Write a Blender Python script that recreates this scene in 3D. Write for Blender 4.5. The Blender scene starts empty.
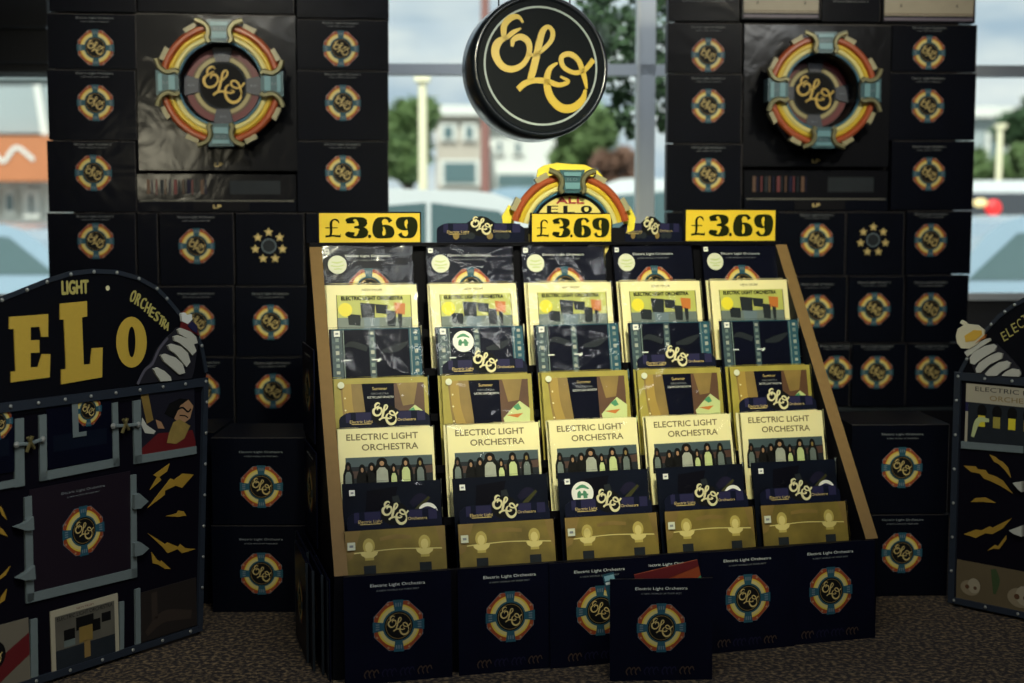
import bpy, math, random
from mathutils import Vector, Matrix
random.seed(7)
C = bpy.context.scene
COL = C.collection
PI = math.pi
sin, cos = math.sin, math.cos

# ------------------------------------------------------------------ camera
FPX, PITCH, EYE = 1340.0, 0.0895, 1.40
cd = bpy.data.cameras.new('camera')
cam = bpy.data.objects.new('camera', cd)
COL.objects.link(cam)
cam.location = (0, 0, EYE)
cam.rotation_euler = (PI/2 - PITCH, 0, 0)
cd.sensor_width = 36.0
cd.lens = FPX*36.0/1024
cd.clip_end = 400
cd.dof.use_dof = True
cd.dof.focus_distance = 4.35
cd.dof.aperture_fstop = 1.5
C.camera = cam

# ------------------------------------------------------------------ world: bright cloudy sky
W = bpy.data.worlds.new('sky'); C.world = W; W.use_nodes = True
nt = W.node_tree; nt.nodes.clear()
out = nt.nodes.new('ShaderNodeOutputWorld'); bg = nt.nodes.new('ShaderNodeBackground')
tc = nt.nodes.new('ShaderNodeTexCoord'); mp = nt.nodes.new('ShaderNodeMapping')
mp.inputs['Scale'].default_value = (1.0, 1.0, 3.2)
nz = nt.nodes.new('ShaderNodeTexNoise'); nz.inputs['Scale'].default_value = 6.0
nz.inputs['Detail'].default_value = 6
rp = nt.nodes.new('ShaderNodeValToRGB')
rp.color_ramp.elements[0].position = 0.40; rp.color_ramp.elements[0].color = (0.40, 0.50, 0.60, 1)
rp.color_ramp.elements[1].position = 0.62; rp.color_ramp.elements[1].color = (0.80, 0.82, 0.80, 1)
nt.links.new(tc.outputs['Generated'], mp.inputs['Vector']); nt.links.new(mp.outputs['Vector'], nz.inputs['Vector'])
nt.links.new(nz.outputs['Fac'], rp.inputs['Fac']); nt.links.new(rp.outputs['Color'], bg.inputs['Color'])
bg.inputs['Strength'].default_value = 1.15
nt.links.new(bg.outputs[0], out.inputs[0])

def light(name, kind, loc, target, energy, color, **kw):
    l = bpy.data.lights.new(name, kind); l.energy = energy; l.color = color
    for k, v in kw.items(): setattr(l, k, v)
    o = bpy.data.objects.new(name, l); COL.objects.link(o); o.location = loc
    o.rotation_euler = (Vector(target)-Vector(loc)).to_track_quat('-Z', 'Y').to_euler()
    return o

light('sun', 'SUN', (0, -10, 20), (2.0, 10, 0), 5.0, (1.0, 0.96, 0.88), angle=0.05)
# ceiling spotlights of the shop, aimed at the rack and the back displays; added unseen lights follow
light('overhead_spot', 'SPOT', (0.25, 1.9, 3.05), (0.26, 4.75, 1.25), 570, (1.0, 0.96, 0.64), spot_size=math.radians(46), spot_blend=1.0, shadow_soft_size=0.12)
light('overhead_spot', 'SPOT', (-1.1, 3.1, 3.1), (-1.2, 5.75, 1.95), 185, (1.0, 0.93, 0.72), spot_size=math.radians(52), spot_blend=1.0, shadow_soft_size=0.10)
light('overhead_spot', 'SPOT', (1.80, 3.4, 3.1), (1.45, 6.2, 1.9), 185, (1.0, 0.93, 0.72), spot_size=math.radians(52), spot_blend=1.0, shadow_soft_size=0.10)
light('overhead_area', 'AREA', (0, 2.2, 3.1), (0, 2.6, 0), 44, (0.86, 0.93, 1.0), shape='RECTANGLE', size=2.4, size_y=1.2)
light('overhead_area', 'AREA', (0.4, 6.5, 3.2), (0.4, 6.9, 0), 16, (0.88, 0.94, 1.0), shape='RECTANGLE', size=2.6, size_y=0.4)  # added unseen light to brighten the window frame
light('overhead_area', 'AREA', (2.45, 0.7, 3.2), (0.3, 4.4, 1.0), 22, (0.95, 0.98, 1.0), shape='RECTANGLE', size=1.6, size_y=0.35)  # unseen strip added so the plastic covers pick up streaks of sheen
light('overhead_spot', 'SPOT', (-0.1, 2.3, 3.1), (-1.35, 4.05, 0.85), 75, (1.0, 0.96, 0.78), spot_size=math.radians(44), spot_blend=1.0, shadow_soft_size=0.10)  # added fill spot, lifts the left display
light('overhead_spot', 'SPOT', (1.2, 2.8, 3.1), (1.75, 4.6, 0.9), 55, (1.0, 0.95, 0.80), spot_size=math.radians(34), spot_blend=1.0, shadow_soft_size=0.10)  # extra spot put in to brighten the right display
light('reflection_light', 'AREA', (-1.95, -1.35, 2.0), (-1.5, 5, 1.7), 16, (1.0, 0.92, 0.66), shape='RECTANGLE', size=0.55, size_y=0.35)  # unseen light added for the warm reflection on the left ring board

# ------------------------------------------------------------------ colour management
C.view_settings.view_transform = 'Standard'
try: C.view_settings.look = 'None'
except Exception: pass
C.view_settings.gamma = 1.0
C.view_settings.use_curve_mapping = False
C.view_settings.exposure = 0.0

# ------------------------------------------------------------------ materials
MATS = {}
def M(name, col, rough=0.55, metal=0.0, coat=0.0, wrap=0.0, noise=0.0, nscale=8.0, emit=0.0, spec=0.5, col2=None):
    if name in MATS: return MATS[name]
    m = bpy.data.materials.new(name); m.use_nodes = True
    n = m.node_tree; b = n.nodes['Principled BSDF']
    c = tuple(col)+(1,)
    b.inputs['Base Color'].default_value = c
    b.inputs['Roughness'].default_value = rough
    b.inputs['Metallic'].default_value = metal
    b.inputs['Specular IOR Level'].default_value = spec
    b.inputs['Coat Weight'].default_value = coat
    b.inputs['Coat Roughness'].default_value = 0.16
    tcn = n.nodes.new('ShaderNodeTexCoord')
    nn = n.nodes.new('ShaderNodeTexNoise'); nn.noise_dimensions = '4D'; nn.inputs['Scale'].default_value = nscale
    nn.inputs['Detail'].default_value = 4
    oi = n.nodes.new('ShaderNodeObjectInfo'); mu = n.nodes.new('ShaderNodeMath'); mu.operation = 'MULTIPLY'
    mu.inputs[1].default_value = 40
    n.links.new(oi.outputs['Random'], mu.inputs[0]); n.links.new(mu.outputs[0], nn.inputs['W'])
    n.links.new(tcn.outputs['Object'], nn.inputs['Vector'])
    mx = n.nodes.new('ShaderNodeMixRGB'); mx.inputs[1].default_value = c
    if col2: c2 = tuple(col2)+(1,)
    else: c2 = tuple(min(1, v*(1-noise) if noise else v*0.93) for v in col)+(1,)
    mx.inputs[2].default_value = c2
    n.links.new(nn.outputs['Fac'], mx.inputs[0]); n.links.new(mx.outputs[0], b.inputs['Base Color'])
    if wrap:
        w = n.nodes.new('ShaderNodeTexNoise'); w.noise_dimensions = '4D'; w.inputs['Scale'].default_value = 7
        w.inputs['Distortion'].default_value = 1.2; w.inputs['Detail'].default_value = 2
        n.links.new(tcn.outputs['Object'], w.inputs['Vector']); n.links.new(mu.outputs[0], w.inputs['W'])
        bp = n.nodes.new('ShaderNodeBump'); bp.inputs['Strength'].default_value = wrap; bp.inputs['Distance'].default_value = 0.02
        n.links.new(w.outputs['Fac'], bp.inputs['Height']); n.links.new(bp.outputs[0], b.inputs['Coat Normal'])
    if emit:
        b.inputs['Emission Color'].default_value = c; b.inputs['Emission Strength'].default_value = emit
    MATS[name] = m
    return m

navy = M('navy print', (0.0035, 0.0045, 0.015), 0.40, coat=0.06, wrap=0.15, spec=.08, col2=(0.0022, 0.0028, 0.007))
navyc = M('carton print', (0.0030, 0.0042, 0.0095), 0.42, coat=0.03, wrap=0.12, spec=.05, col2=(0.002, 0.0026, 0.005))
black = M('black board', (0.003, 0.003, 0.005), 0.55, spec=.12)
ink = M('black ink', (0.006, 0.006, 0.006), 0.6, spec=.12)
brown = M('kraft card', (0.22, 0.130, 0.042), 0.8, noise=0.25, nscale=40)
cream = M('cream card', (0.78, 0.72, 0.40), 0.55, noise=0.08)
white = M('white ink', (0.75, 0.78, 0.72), 0.5)
dimtxt = M('grey ink', (0.22, 0.24, 0.25), 0.6)
gold = M('gold ink', (0.62, 0.47, 0.17), 0.5)
red = M('red orange ink', (0.29, 0.058, 0.020), 0.45, spec=.2)
yell = M('yellow ink', (0.66, 0.47, 0.05), 0.45)
pale = M('pale yellow ink', (0.60, 0.52, 0.20), 0.45)
teal = M('teal ink', (0.022, 0.085, 0.12), 0.45, spec=.2)
lblue = M('light blue ink', (0.28, 0.52, 0.58), 0.4)
silver = M('silver blue ink', (0.13, 0.18, 0.21), 0.45)
dred = M('dark red ink', (0.12, 0.010, 0.012), 0.45)
sign_y = M('price yellow', (0.80, 0.56, 0.025), 0.6, noise=0.04)
sign_k = M('price black', (0.014, 0.018, 0.004), 0.7, spec=.08)
purple = M('purple ink', (0.020, 0.019, 0.062), 0.5, spec=.15)
blueprint = M('header blue', (0.004, 0.006, 0.019), 0.5, spec=.12)
olive = M('olive gold print', (0.44, 0.37, 0.06), 0.5, noise=0.5, nscale=16)
green = M('green print', (0.06, 0.25, 0.12), 0.5)
lime = M('lime cream print', (0.55, 0.62, 0.28), 0.5, noise=0.2)
brn = M('brown print', (0.14, 0.06, 0.022), 0.5, noise=0.7, nscale=14)
tanp = M('tan print', (0.32, 0.21, 0.05), 0.5, noise=0.6, nscale=14)
grayp = M('grey print', (0.16, 0.20, 0.18), 0.5, noise=0.4, nscale=20)
dgray = M('dark grey print', (0.022, 0.028, 0.034), 0.5, spec=.15, noise=0.4, nscale=20)
orange = M('orange print', (0.48, 0.15, 0.02), 0.5)
yspot = M('bright yellow print', (0.72, 0.62, 0.03), 0.5)
film = M('film teal print', (0.05, 0.10, 0.12), 0.5, noise=0.8, nscale=90)
film2 = M('film frame print', (0.24, 0.33, 0.30), 0.5, noise=0.7, nscale=120)
purp = M('dark purple print', (0.016, 0.015, 0.04), 0.5, spec=.1, noise=0.5, nscale=20)
steel = M('grey metal card', (0.16, 0.20, 0.20), 0.5, metal=0.0, noise=0.2, nscale=60)
edge = M('blue steel edging', (0.020, 0.028, 0.042), 0.45, noise=0.3, nscale=30)
rivet = M('rivet steel', (0.45, 0.47, 0.44), 0.35, metal=0.6)
elogold = M('ochre lettering', (0.56, 0.38, 0.045), 0.65, noise=0.12, nscale=90)
bolt_y = M('bolt yellow', (0.42, 0.25, 0.025), 0.6, noise=0.3, nscale=30)
bone = M('white plate print', (0.50, 0.50, 0.42), 0.5)
skin = M('peach print', (0.36, 0.20, 0.10), 0.6)
goldsky = M('golden hall print', (0.34, 0.25, 0.04), 0.5, noise=0.9, nscale=11)
glowp = M('pale glow print', (0.70, 0.60, 0.22), 0.5)

def plastic(name):
    m = bpy.data.materials.new(name); m.use_nodes = True
    n = m.node_tree; n.nodes.clear()
    o = n.nodes.new('ShaderNodeOutputMaterial'); t = n.nodes.new('ShaderNodeBsdfTransparent'); g = n.nodes.new('ShaderNodeBsdfGlossy')
    g.inputs['Roughness'].default_value = 0.10
    mx = n.nodes.new('ShaderNodeMixShader'); lw = n.nodes.new('ShaderNodeFresnel'); lw.inputs['IOR'].default_value = 1.32
    tcn = n.nodes.new('ShaderNodeTexCoord'); oi = n.nodes.new('ShaderNodeObjectInfo')
    mu = n.nodes.new('ShaderNodeMath'); mu.operation = 'MULTIPLY'; mu.inputs[1].default_value = 50
    w = n.nodes.new('ShaderNodeTexNoise'); w.noise_dimensions = '4D'; w.inputs['Scale'].default_value = 4.5
    w.inputs['Distortion'].default_value = 2.2; w.inputs['Detail'].default_value = 1.5
    n.links.new(oi.outputs['Random'], mu.inputs[0]); n.links.new(mu.outputs[0], w.inputs['W']); n.links.new(tcn.outputs['Object'], w.inputs['Vector'])
    bp = n.nodes.new('ShaderNodeBump'); bp.inputs['Strength'].default_value = 0.55; bp.inputs['Distance'].default_value = 0.02
    n.links.new(w.outputs['Fac'], bp.inputs['Height']); n.links.new(bp.outputs[0], g.inputs['Normal']); n.links.new(bp.outputs[0], lw.inputs['Normal'])
    n.links.new(lw.outputs[0], mx.inputs[0]); n.links.new(t.outputs[0], mx.inputs[1]); n.links.new(g.outputs[0], mx.inputs[2])
    n.links.new(mx.outputs[0], o.inputs[0])
    return m
clear = plastic('clear plastic cover')
def glassmat():
    m = bpy.data.materials.new('window glass'); m.use_nodes = True
    n = m.node_tree; n.nodes.clear()
    o = n.nodes.new('ShaderNodeOutputMaterial'); t = n.nodes.new('ShaderNodeBsdfTransparent'); g = n.nodes.new('ShaderNodeBsdfGlossy')
    t.inputs[0].default_value = (0.93, 0.97, 0.96, 1); g.inputs['Roughness'].default_value = 0.02
    mx = n.nodes.new('ShaderNodeMixShader'); lw = n.nodes.new('ShaderNodeFresnel'); lw.inputs['IOR'].default_value = 1.12
    n.links.new(lw.outputs[0], mx.inputs[0]); n.links.new(t.outputs[0], mx.inputs[1]); n.links.new(g.outputs[0], mx.inputs[2])
    n.links.new(mx.outputs[0], o.inputs[0]); return m
glass = glassmat()

# ------------------------------------------------------------------ mesh builder
_gc = {}
def glyphs(s):
    if s in _gc: return _gc[s]
    cu = bpy.data.curves.new('t', 'FONT'); cu.body = s; cu.size = 1.0; cu.resolution_u = 3
    ob = bpy.data.objects.new('t', cu); COL.objects.link(ob)
    dg = bpy.context.evaluated_depsgraph_get()
    me = bpy.data.meshes.new_from_object(ob.evaluated_get(dg))
    vs = [(v.co.x, v.co.y) for v in me.vertices]; fs = [tuple(p.vertices) for p in me.polygons]
    bpy.data.objects.remove(ob); bpy.data.curves.remove(cu); bpy.data.meshes.remove(me)
    x0 = min(v[0] for v in vs); x1 = max(v[0] for v in vs)
    _gc[s] = (vs, fs, x0, x1)
    return _gc[s]

def smooth(pts, n=6):
    """Catmull-Rom through pts of any dimension."""
    P = [tuple(2*a-b for a, b in zip(pts[0], pts[1]))]+list(pts)+[tuple(2*a-b for a, b in zip(pts[-1], pts[-2]))]
    o = []
    for i in range(1, len(P)-2):
        for k in range(n):
            t = k/n
            o.append(tuple(0.5*((2*b)+(-a+c)*t+(2*a-5*b+4*c-d)*t*t+(-a+3*b-3*c+d)*t**3) for a, b, c, d in zip(P[i-1], P[i], P[i+1], P[i+2])))
    o.append(tuple(pts[-1]))
    return o

class MB:
    def __init__(s): s.v = []; s.f = []; s.m = []; s.mats = []
    def mi(s, m):
        if m not in s.mats: s.mats.append(m)
        return s.mats.index(m)
    def add(s, vs, fs, m):
        k = len(s.v); i = s.mi(m); s.v += [tuple(v) for v in vs]
        for f in fs: s.f.append(tuple(k+a for a in f)); s.m.append(i)
    def box(s, x0, x1, y0, y1, z0, z1, m):
        s.add([(x0,y0,z0),(x1,y0,z0),(x1,y1,z0),(x0,y1,z0),(x0,y0,z1),(x1,y0,z1),(x1,y1,z1),(x0,y1,z1)],
              [(0,1,5,4),(1,2,6,5),(2,3,7,6),(3,0,4,7),(4,5,6,7),(3,2,1,0)], m)
    def prism(s, p, y0, y1, m, side=None):
        n = len(p)
        s.add([(x,y0,z) for x,z in p], [tuple(range(n))], m)
        s.add([(x,y1,z) for x,z in p], [tuple(reversed(range(n)))], m)
        s.add([(x,y0,z) for x,z in p]+[(x,y1,z) for x,z in p], [(i,(i+1)%n,n+(i+1)%n,n+i) for i in range(n)], side or m)
    def flat(s, p, y, m): s.add([(x,y,z) for x,z in p], [tuple(range(len(p)))], m)
    def rect(s, x0, x1, z0, z1, y, m): s.flat([(x0,z0),(x1,z0),(x1,z1),(x0,z1)], y, m)
    def disc(s, cx, cz, r, y, m, n=24, rz=None): s.flat(circ(cx, cz, r, n, rz), y, m)
    def band(s, cx, cz, r0, r1, a0, a1, y, m, n=8):
        vs = []
        for i in range(n+1):
            a = math.radians(a0+(a1-a0)*i/n)
            q0 = r0(a) if callable(r0) else r0; q1 = r1(a) if callable(r1) else r1
            vs += [(cx+q0*sin(a), y, cz+q0*cos(a)), (cx+q1*sin(a), y, cz+q1*cos(a))]
        s.add(vs, [(2*i,2*i+1,2*i+3,2*i+2) for i in range(n)], m)
    def ribbon(s, pts, y, m, n=6, thick=0.0):
        """pts: (x, z, width)"""
        q = smooth(pts, n); L = []; R = []
        for i, (x, z, w) in enumerate(q):
            a = q[max(0, i-1)]; b = q[min(len(q)-1, i+1)]
            dx, dz = b[0]-a[0], b[1]-a[1]; d = math.hypot(dx, dz) or 1
            w = max(w, 1e-5)
            L.append((x-dz/d*w/2, z+dx/d*w/2)); R.append((x+dz/d*w/2, z-dx/d*w/2))
        k = len(q)
        vs = [(x,y,z) for x,z in L]+[(x,y,z) for x,z in R]
        s.add(vs, [(i,i+1,k+i+1,k+i) for i in range(k-1)], m)
        if thick:
            vb = [(x,y+thick,z) for x,z in L]+[(x,y+thick,z) for x,z in R]
            s.add(vs+vb, [(i,i+1,2*k+i+1,2*k+i) for i in range(k-1)]+[(k+i,k+i+1,3*k+i+1,3*k+i) for i in range(k-1)]+[(0,k,3*k,2*k),(k-1,2*k-1,4*k-1,3*k-1)], m)
    def text(s, t, cx, cz, w, h, y, m, ang=0.0, thick=0.0, align=0.5):
        """text fitted to width w, cap height h, centred"""
        vs, fs, x0, x1 = glyphs(t); sx = w/(x1-x0); sz = h/0.70
        o = []
        for x, z in vs:
            a = (x-x0)*sx-w*align; b = z*sz-h/2
            o.append((cx+a*cos(ang)-b*sin(ang), y, cz+a*sin(ang)+b*cos(ang)))
        s.add(o, fs, m)
    def btext(s, t, cx, cz, w, h, y, m, b=0.0012):
        for k, (dx, dz) in enumerate(((-b,0),(b,0),(0,b),(0,-b))): s.text(t, cx+dx, cz+dz, w, h, y-.00005*k, m)
    def tube(s, pts, r, m, n=8, closed=False, half=False):
        """pts 3-D"""
        P = [Vector(p) for p in pts]; k = len(P); vs = []
        for i, p in enumerate(P):
            a = P[max(0,i-1)]; b = P[min(k-1,i+1)]
            t = (b-a).normalized(); up = Vector((0,1,0)) if abs(t.y) < 0.9 else Vector((1,0,0))
            e = t.cross(up).normalized(); g = e.cross(t)
            rr = r[i] if isinstance(r, (list, tuple)) else r
            for j in range(n):
                c = 2*PI*j/n; vs.append(p+e*cos(c)*rr+g*sin(c)*rr)
        fs = [(i*n+j, i*n+(j+1)%n, (i+1)*n+(j+1)%n, (i+1)*n+j) for i in range(k-1) for j in range(n)]
        fs += [tuple(range(n)), tuple(reversed(range((k-1)*n, k*n)))]
        s.add(vs, fs, m)
    def ball(s, c, r, m, n=8, k=5, sc=(1,1,1)):
        vs = []
        for i in range(k+1):
            a = PI*i/k
            for j in range(n):
                b = 2*PI*j/n; vs.append((c[0]+r*sc[0]*sin(a)*cos(b), c[1]+r*sc[1]*sin(a)*sin(b), c[2]+r*sc[2]*cos(a)))
        s.add(vs, [(i*n+j, i*n+(j+1)%n, (i+1)*n+(j+1)%n, (i+1)*n+j) for i in range(k) for j in range(n)], m)
    def build(s, name, parent=None, loc=None, rot=None, shade=False):
        me = bpy.data.meshes.new(name); me.from_pydata(s.v, [], s.f)
        for m in s.mats: me.materials.append(m)
        me.polygons.foreach_set('material_index', s.m)
        if shade: me.polygons.foreach_set('use_smooth', [True]*len(s.f))
        me.update()
        o = bpy.data.objects.new(name, me); COL.objects.link(o)
        if parent: o.parent = parent
        if loc is not None: o.location = loc
        if rot is not None: o.rotation_euler = rot
        return o
def circ(cx, cz, r, n=24, rz=None):
    rz = rz or r
    return [(cx+r*sin(2*PI*i/n), cz+rz*cos(2*PI*i/n)) for i in range(n)]
def tag(o, label=None, cat=None, group=None, kind=None):
    if label: o['label'] = label
    if cat: o['category'] = cat
    if group: o['group'] = group
    if kind: o['kind'] = kind
    return o
def empty(name, loc=(0,0,0), rot=(0,0,0)):
    o = bpy.data.objects.new(name, None); COL.objects.link(o); o.location = loc; o.rotation_euler = rot
    return o
def dup(o):
    r = o.copy(); COL.objects.link(r)
    for ch in list(o.children):
        c = ch.copy(); COL.objects.link(c); c.parent = r
        for g in list(ch.children):
            d = g.copy(); COL.objects.link(d); d.parent = c
    return r

# where a pixel of the photograph meets an upright plane standing in the room
def ray(px, py):
    a = (px-512)/FPX; b = -(py-341.5)/FPX
    return Vector((a, cos(PITCH)+b*sin(PITCH), -sin(PITCH)+b*cos(PITCH)))
class Plane:
    def __init__(s, x, y, ang):
        s.o = Vector((x, y, 0)); s.a = ang; s.e = Vector((cos(ang), sin(ang), 0)); s.n = Vector((-sin(ang), cos(ang), 0))
    def __call__(s, px, py, d=0.0):
        r = ray(px, py); t = ((s.o-Vector((0,0,EYE))).dot(s.n)+d)/r.dot(s.n)
        p = Vector((0,0,EYE))+r*t
        return ((p-s.o).dot(s.e), p.z)
    def pts(s, L, d=0.0): return [s(x, y, d) for x, y in L]
    def world(s, u, v, z): return s.o+s.e*u+s.n*v+Vector((0,0,z))
def atY(px, py, Y):
    r = ray(px, py); t = Y/r.y
    return Vector((r.x*t, Y, EYE+r.z*t))

# ------------------------------------------------------------------ the script lettering and the round emblem
def _n(L): return [((x-482)/275, (335-y)/275, w/275) for x, y, w in L]
SCRIPT = [
 _n([(396,138,10),(372,112,20),(335,118,30),(305,150,30),(300,190,26),(310,212,18),(345,185,22),(384,164,8)]),
 _n([(318,203,16),(272,235,36),(258,285,38),(285,338,34),(335,356,30),(390,332,26),(422,280,24),(420,228,30),(385,204,30),(348,218,24),(340,250,14)]),
 _n([(408,284,14),(452,284,18),(492,258,20),(532,215,22),(540,175,22),(518,152,20),(492,172,28),(474,225,32),(456,300,34),(438,365,34),(425,405,26)]),
 _n([(366,448,28),(400,420,28),(450,404,26),(510,408,28),(570,422,22),(614,404,18),(575,382,10)]),
 _n([(562,318,10),(522,350,24),(508,410,32),(525,480,38),(575,528,40),(635,528,38),(684,488,30),(700,440,14)]),
 _n([(706,436,12),(694,380,24),(668,308,26),(625,276,26),(585,288,24),(584,325,24),(612,352,22),(655,362,22),(700,345,22),(742,298,26)]),
]
def script(mb, cx, cz, r, y, m, wmul=1.0, n=3, thick=0.0):
    for st in SCRIPT:
        mb.ribbon([(cx+a*r, cz+b*r, w*r*wmul) for a, b, w in st], y, m, n=n, thick=thick)
def octr(r):
    return lambda a: r*cos(PI/8)/cos(((a+PI/8) % (PI/4))-PI/8)
def emblem(mb, cx, cz, r, y, inner=None, ring=None):
    d = 0.0005
    mb.flat([(cx+octr(r)(math.radians(k*22.5+0.01))*sin(math.radians(k*22.5)), cz+octr(r)(math.radians(k*22.5+0.01))*cos(math.radians(k*22.5))) for k in range(16)], y-d, silver)
    for q in range(4):
        mb.band(cx, cz, 0.76*r, octr(0.985*r), 90*q+12, 90*q+78, y-2*d, red, 10)
        for a_ in (26, 64): mb.disc(cx+.90*r*sin(math.radians(90*q+a_)), cz+.90*r*cos(math.radians(90*q+a_)), .045*r, y-2.5*d, skin, 8)
        mb.band(cx, cz, 0.68*r, 0.80*r, 90*q+10, 90*q+80, y-3*d, yell, 8)
        mb.band(cx, cz, 0.60*r, 0.735*r, 90*q+10, 90*q+80, y-4*d, pale, 8)
        a = PI/2*q
        T = lambda p, w: (cx+p*sin(a)+w*cos(a), cz+p*cos(a)-w*sin(a))
        mb.flat([T(.55*r,-.14*r), T(.97*r,-.20*r), T(.97*r,.20*r), T(.55*r,.14*r)], y-5*d, teal)
        for w in (-.09, .0, .09): mb.flat([T(.72*r,(w-.025)*r), T(.86*r,(w-.025)*r), T(.86*r,(w+.025)*r), T(.72*r,(w+.025)*r)], y-6*d, silver)
    mb.band(cx, cz, .52*r, .605*r, 0, 360, y-4.5*d, teal, 28)
    mb.disc(cx, cz, .54*r, y-5.5*d, ink)
    mb.band(cx, cz, .47*r, .49*r, 0, 360, y-6.2*d, tanp, 24)
    script(mb, cx, cz, .47*r, y-7*d, gold, .9, 3)

TITLE, SUB = 'Electric Light Orchestra', 'A BOX OF THEIR BEST'
S = 0.315
BS = 0.332
def sleeve_base(mb, m, s=S, spine=None, t=0.005):
    mb.box(-s/2, s/2, 0, t, 0, s, m)
def art_emblem(mb, s=S, title=True, y=0.0, foot=False, cx=0.0, cz=None, r=None, top=None, tm=None):
    cz = s*0.52 if cz is None else cz; r = r or 0.247*s
    emblem(mb, cx, cz, r, y)
    if title:
        top = s if top is None else top
        mb.text(TITLE, cx, top-0.030*s/S, 0.16*s/S, 0.0085*s/S, y-.0005, tm or white)
        mb.text('A NEW WORLD OF THEIR BEST', cx, top-0.046*s/S, 0.125*s/S, 0.0045*s/S, y-.0005, dimtxt)
    if foot:
        for k, (x, m) in enumerate(((-.085, M('dim bronze ink',(.045,.025,.014),.5)), (-.03, purp), (.025, purp), (.08, MATS['dim bronze ink']))):
            for j in range(3):
                mb.ribbon([(x-.018+j*.014, .018, .003), (x-.022+j*.014, .030, .004), (x-.012+j*.014, .042, .004), (x-.006+j*.014, .030, .003)], y-.0005, m, n=3)

# ------------------------------------------------------------------ room shell
def struct(o, label=None): o['kind'] = 'structure'; return o
mb = MB()
carpet = M('carpet', (0.030, 0.022, 0.016), 0.95)
n = carpet.node_tree; b = n.nodes['Principled BSDF']
nn = n.nodes.new('ShaderNodeTexNoise'); nn.inputs['Scale'].default_value = 62; nn.inputs['Detail'].default_value = 3
tcn = n.nodes.new('ShaderNodeTexCoord'); n.links.new(tcn.outputs['Object'], nn.inputs['Vector'])
cr = n.nodes.new('ShaderNodeValToRGB')
cr.color_ramp.elements[0].position = .46; cr.color_ramp.elements[0].color = (0.010, 0.006, 0.005, 1)
cr.color_ramp.elements[1].position = .72; cr.color_ramp.elements[1].color = (0.22, 0.15, 0.075, 1)
n.links.new(nn.outputs['Fac'], cr.inputs['Fac']); n.links.new(cr.outputs[0], b.inputs['Base Color'])
bp = n.nodes.new('ShaderNodeBump'); bp.inputs['Strength'].default_value = 0.8; bp.inputs['Distance'].default_value = .01
n.links.new(nn.outputs['Fac'], bp.inputs['Height']); n.links.new(bp.outputs[0], b.inputs['Normal'])
mb.box(-4, 4, -1.5, 8.0, -0.1, 0, carpet); struct(mb.build('floor'))
wallm = M('dark painted wall', (0.03, 0.032, 0.036), 0.8)
ceilm = M('ceiling paint', (0.10, 0.10, 0.10), 0.9)
mb = MB(); mb.box(-4, 4, -1.5, 7.95, 3.3, 3.4, ceilm); struct(mb.build('ceiling'))
mb = MB(); mb.box(-4.1, -4, -1.5, 8, 0, 3.3, wallm); struct(mb.build('wall_left'))
mb = MB(); mb.box(4, 4.1, -1.5, 8, 0, 3.3, wallm); struct(mb.build('wall_right'))
mb = MB(); mb.box(-4.1, 4.1, -1.6, -1.5, 0, 3.3, wallm); struct(mb.build('wall_front'))
# window wall
WIN = Plane(0, 7.5, math.radians(1.5))
sillz = WIN(1000, 300)[1]
mb = MB(); mb.box(-4.1, 4.3, 0, .18, 0, sillz, wallm); struct(mb.build('wall_back', loc=WIN.o, rot=(0,0,WIN.a)))
framem = M('grey window frame', (0.70, 0.76, 0.80), 0.45, noise=.1)
framel = M('pale frame edge', (0.80, 0.83, 0.80), 0.5)
u0, zt = WIN(646, 60); zt0 = WIN(400, 64)[1]; zt1 = WIN(400, 75)[1]
ul = WIN(637, 60)[0]; ur = WIN(655, 60)[0]
win = empty('window_1', WIN.o, (0,0,WIN.a)); win['kind'] = 'structure'
for nm, x0, x1, z0, z1, mt in [('mullion', ul+.012, ur, sillz, 3.3, framem), ('mullion', ul-2.06, ul-1.96, sillz, 3.3, framem), ('mullion', ul+2.50, ul+2.58, sillz, 3.3, framem),
                           ('transom', -4.0, 4.2, zt1, zt0, framem), ('sill', -4.0, 4.2, sillz, sillz+.04, framem)]:
    mb = MB(); mb.box(x0, x1, -.03, .06, z0, z1, mt); 
    if nm == 'mullion': mb.box(x0-.014, x0, -.045, .06, z0, z1, framel)
    mb.build(nm, win)
mb = MB(); mb.box(-4.0, 4.2, .010, .016, sillz, 3.3, glass); mb.build('pane', win)
# dark header panel over the far left of the window
mb = MB(); a, zb = WIN(49, 72, -.3); mb.box(-4.0, a, 0, .25, zb, 3.3, wallm)
for k in range(3): mb.box(-4.0, a, -.01-.01*k, 0, zb+.04+.18*k, zb+.055+.18*k, edge)
struct(mb.build('wall_back_bulkhead', loc=WIN.world(0, -.3, 0), rot=(0,0,WIN.a)))

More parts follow.
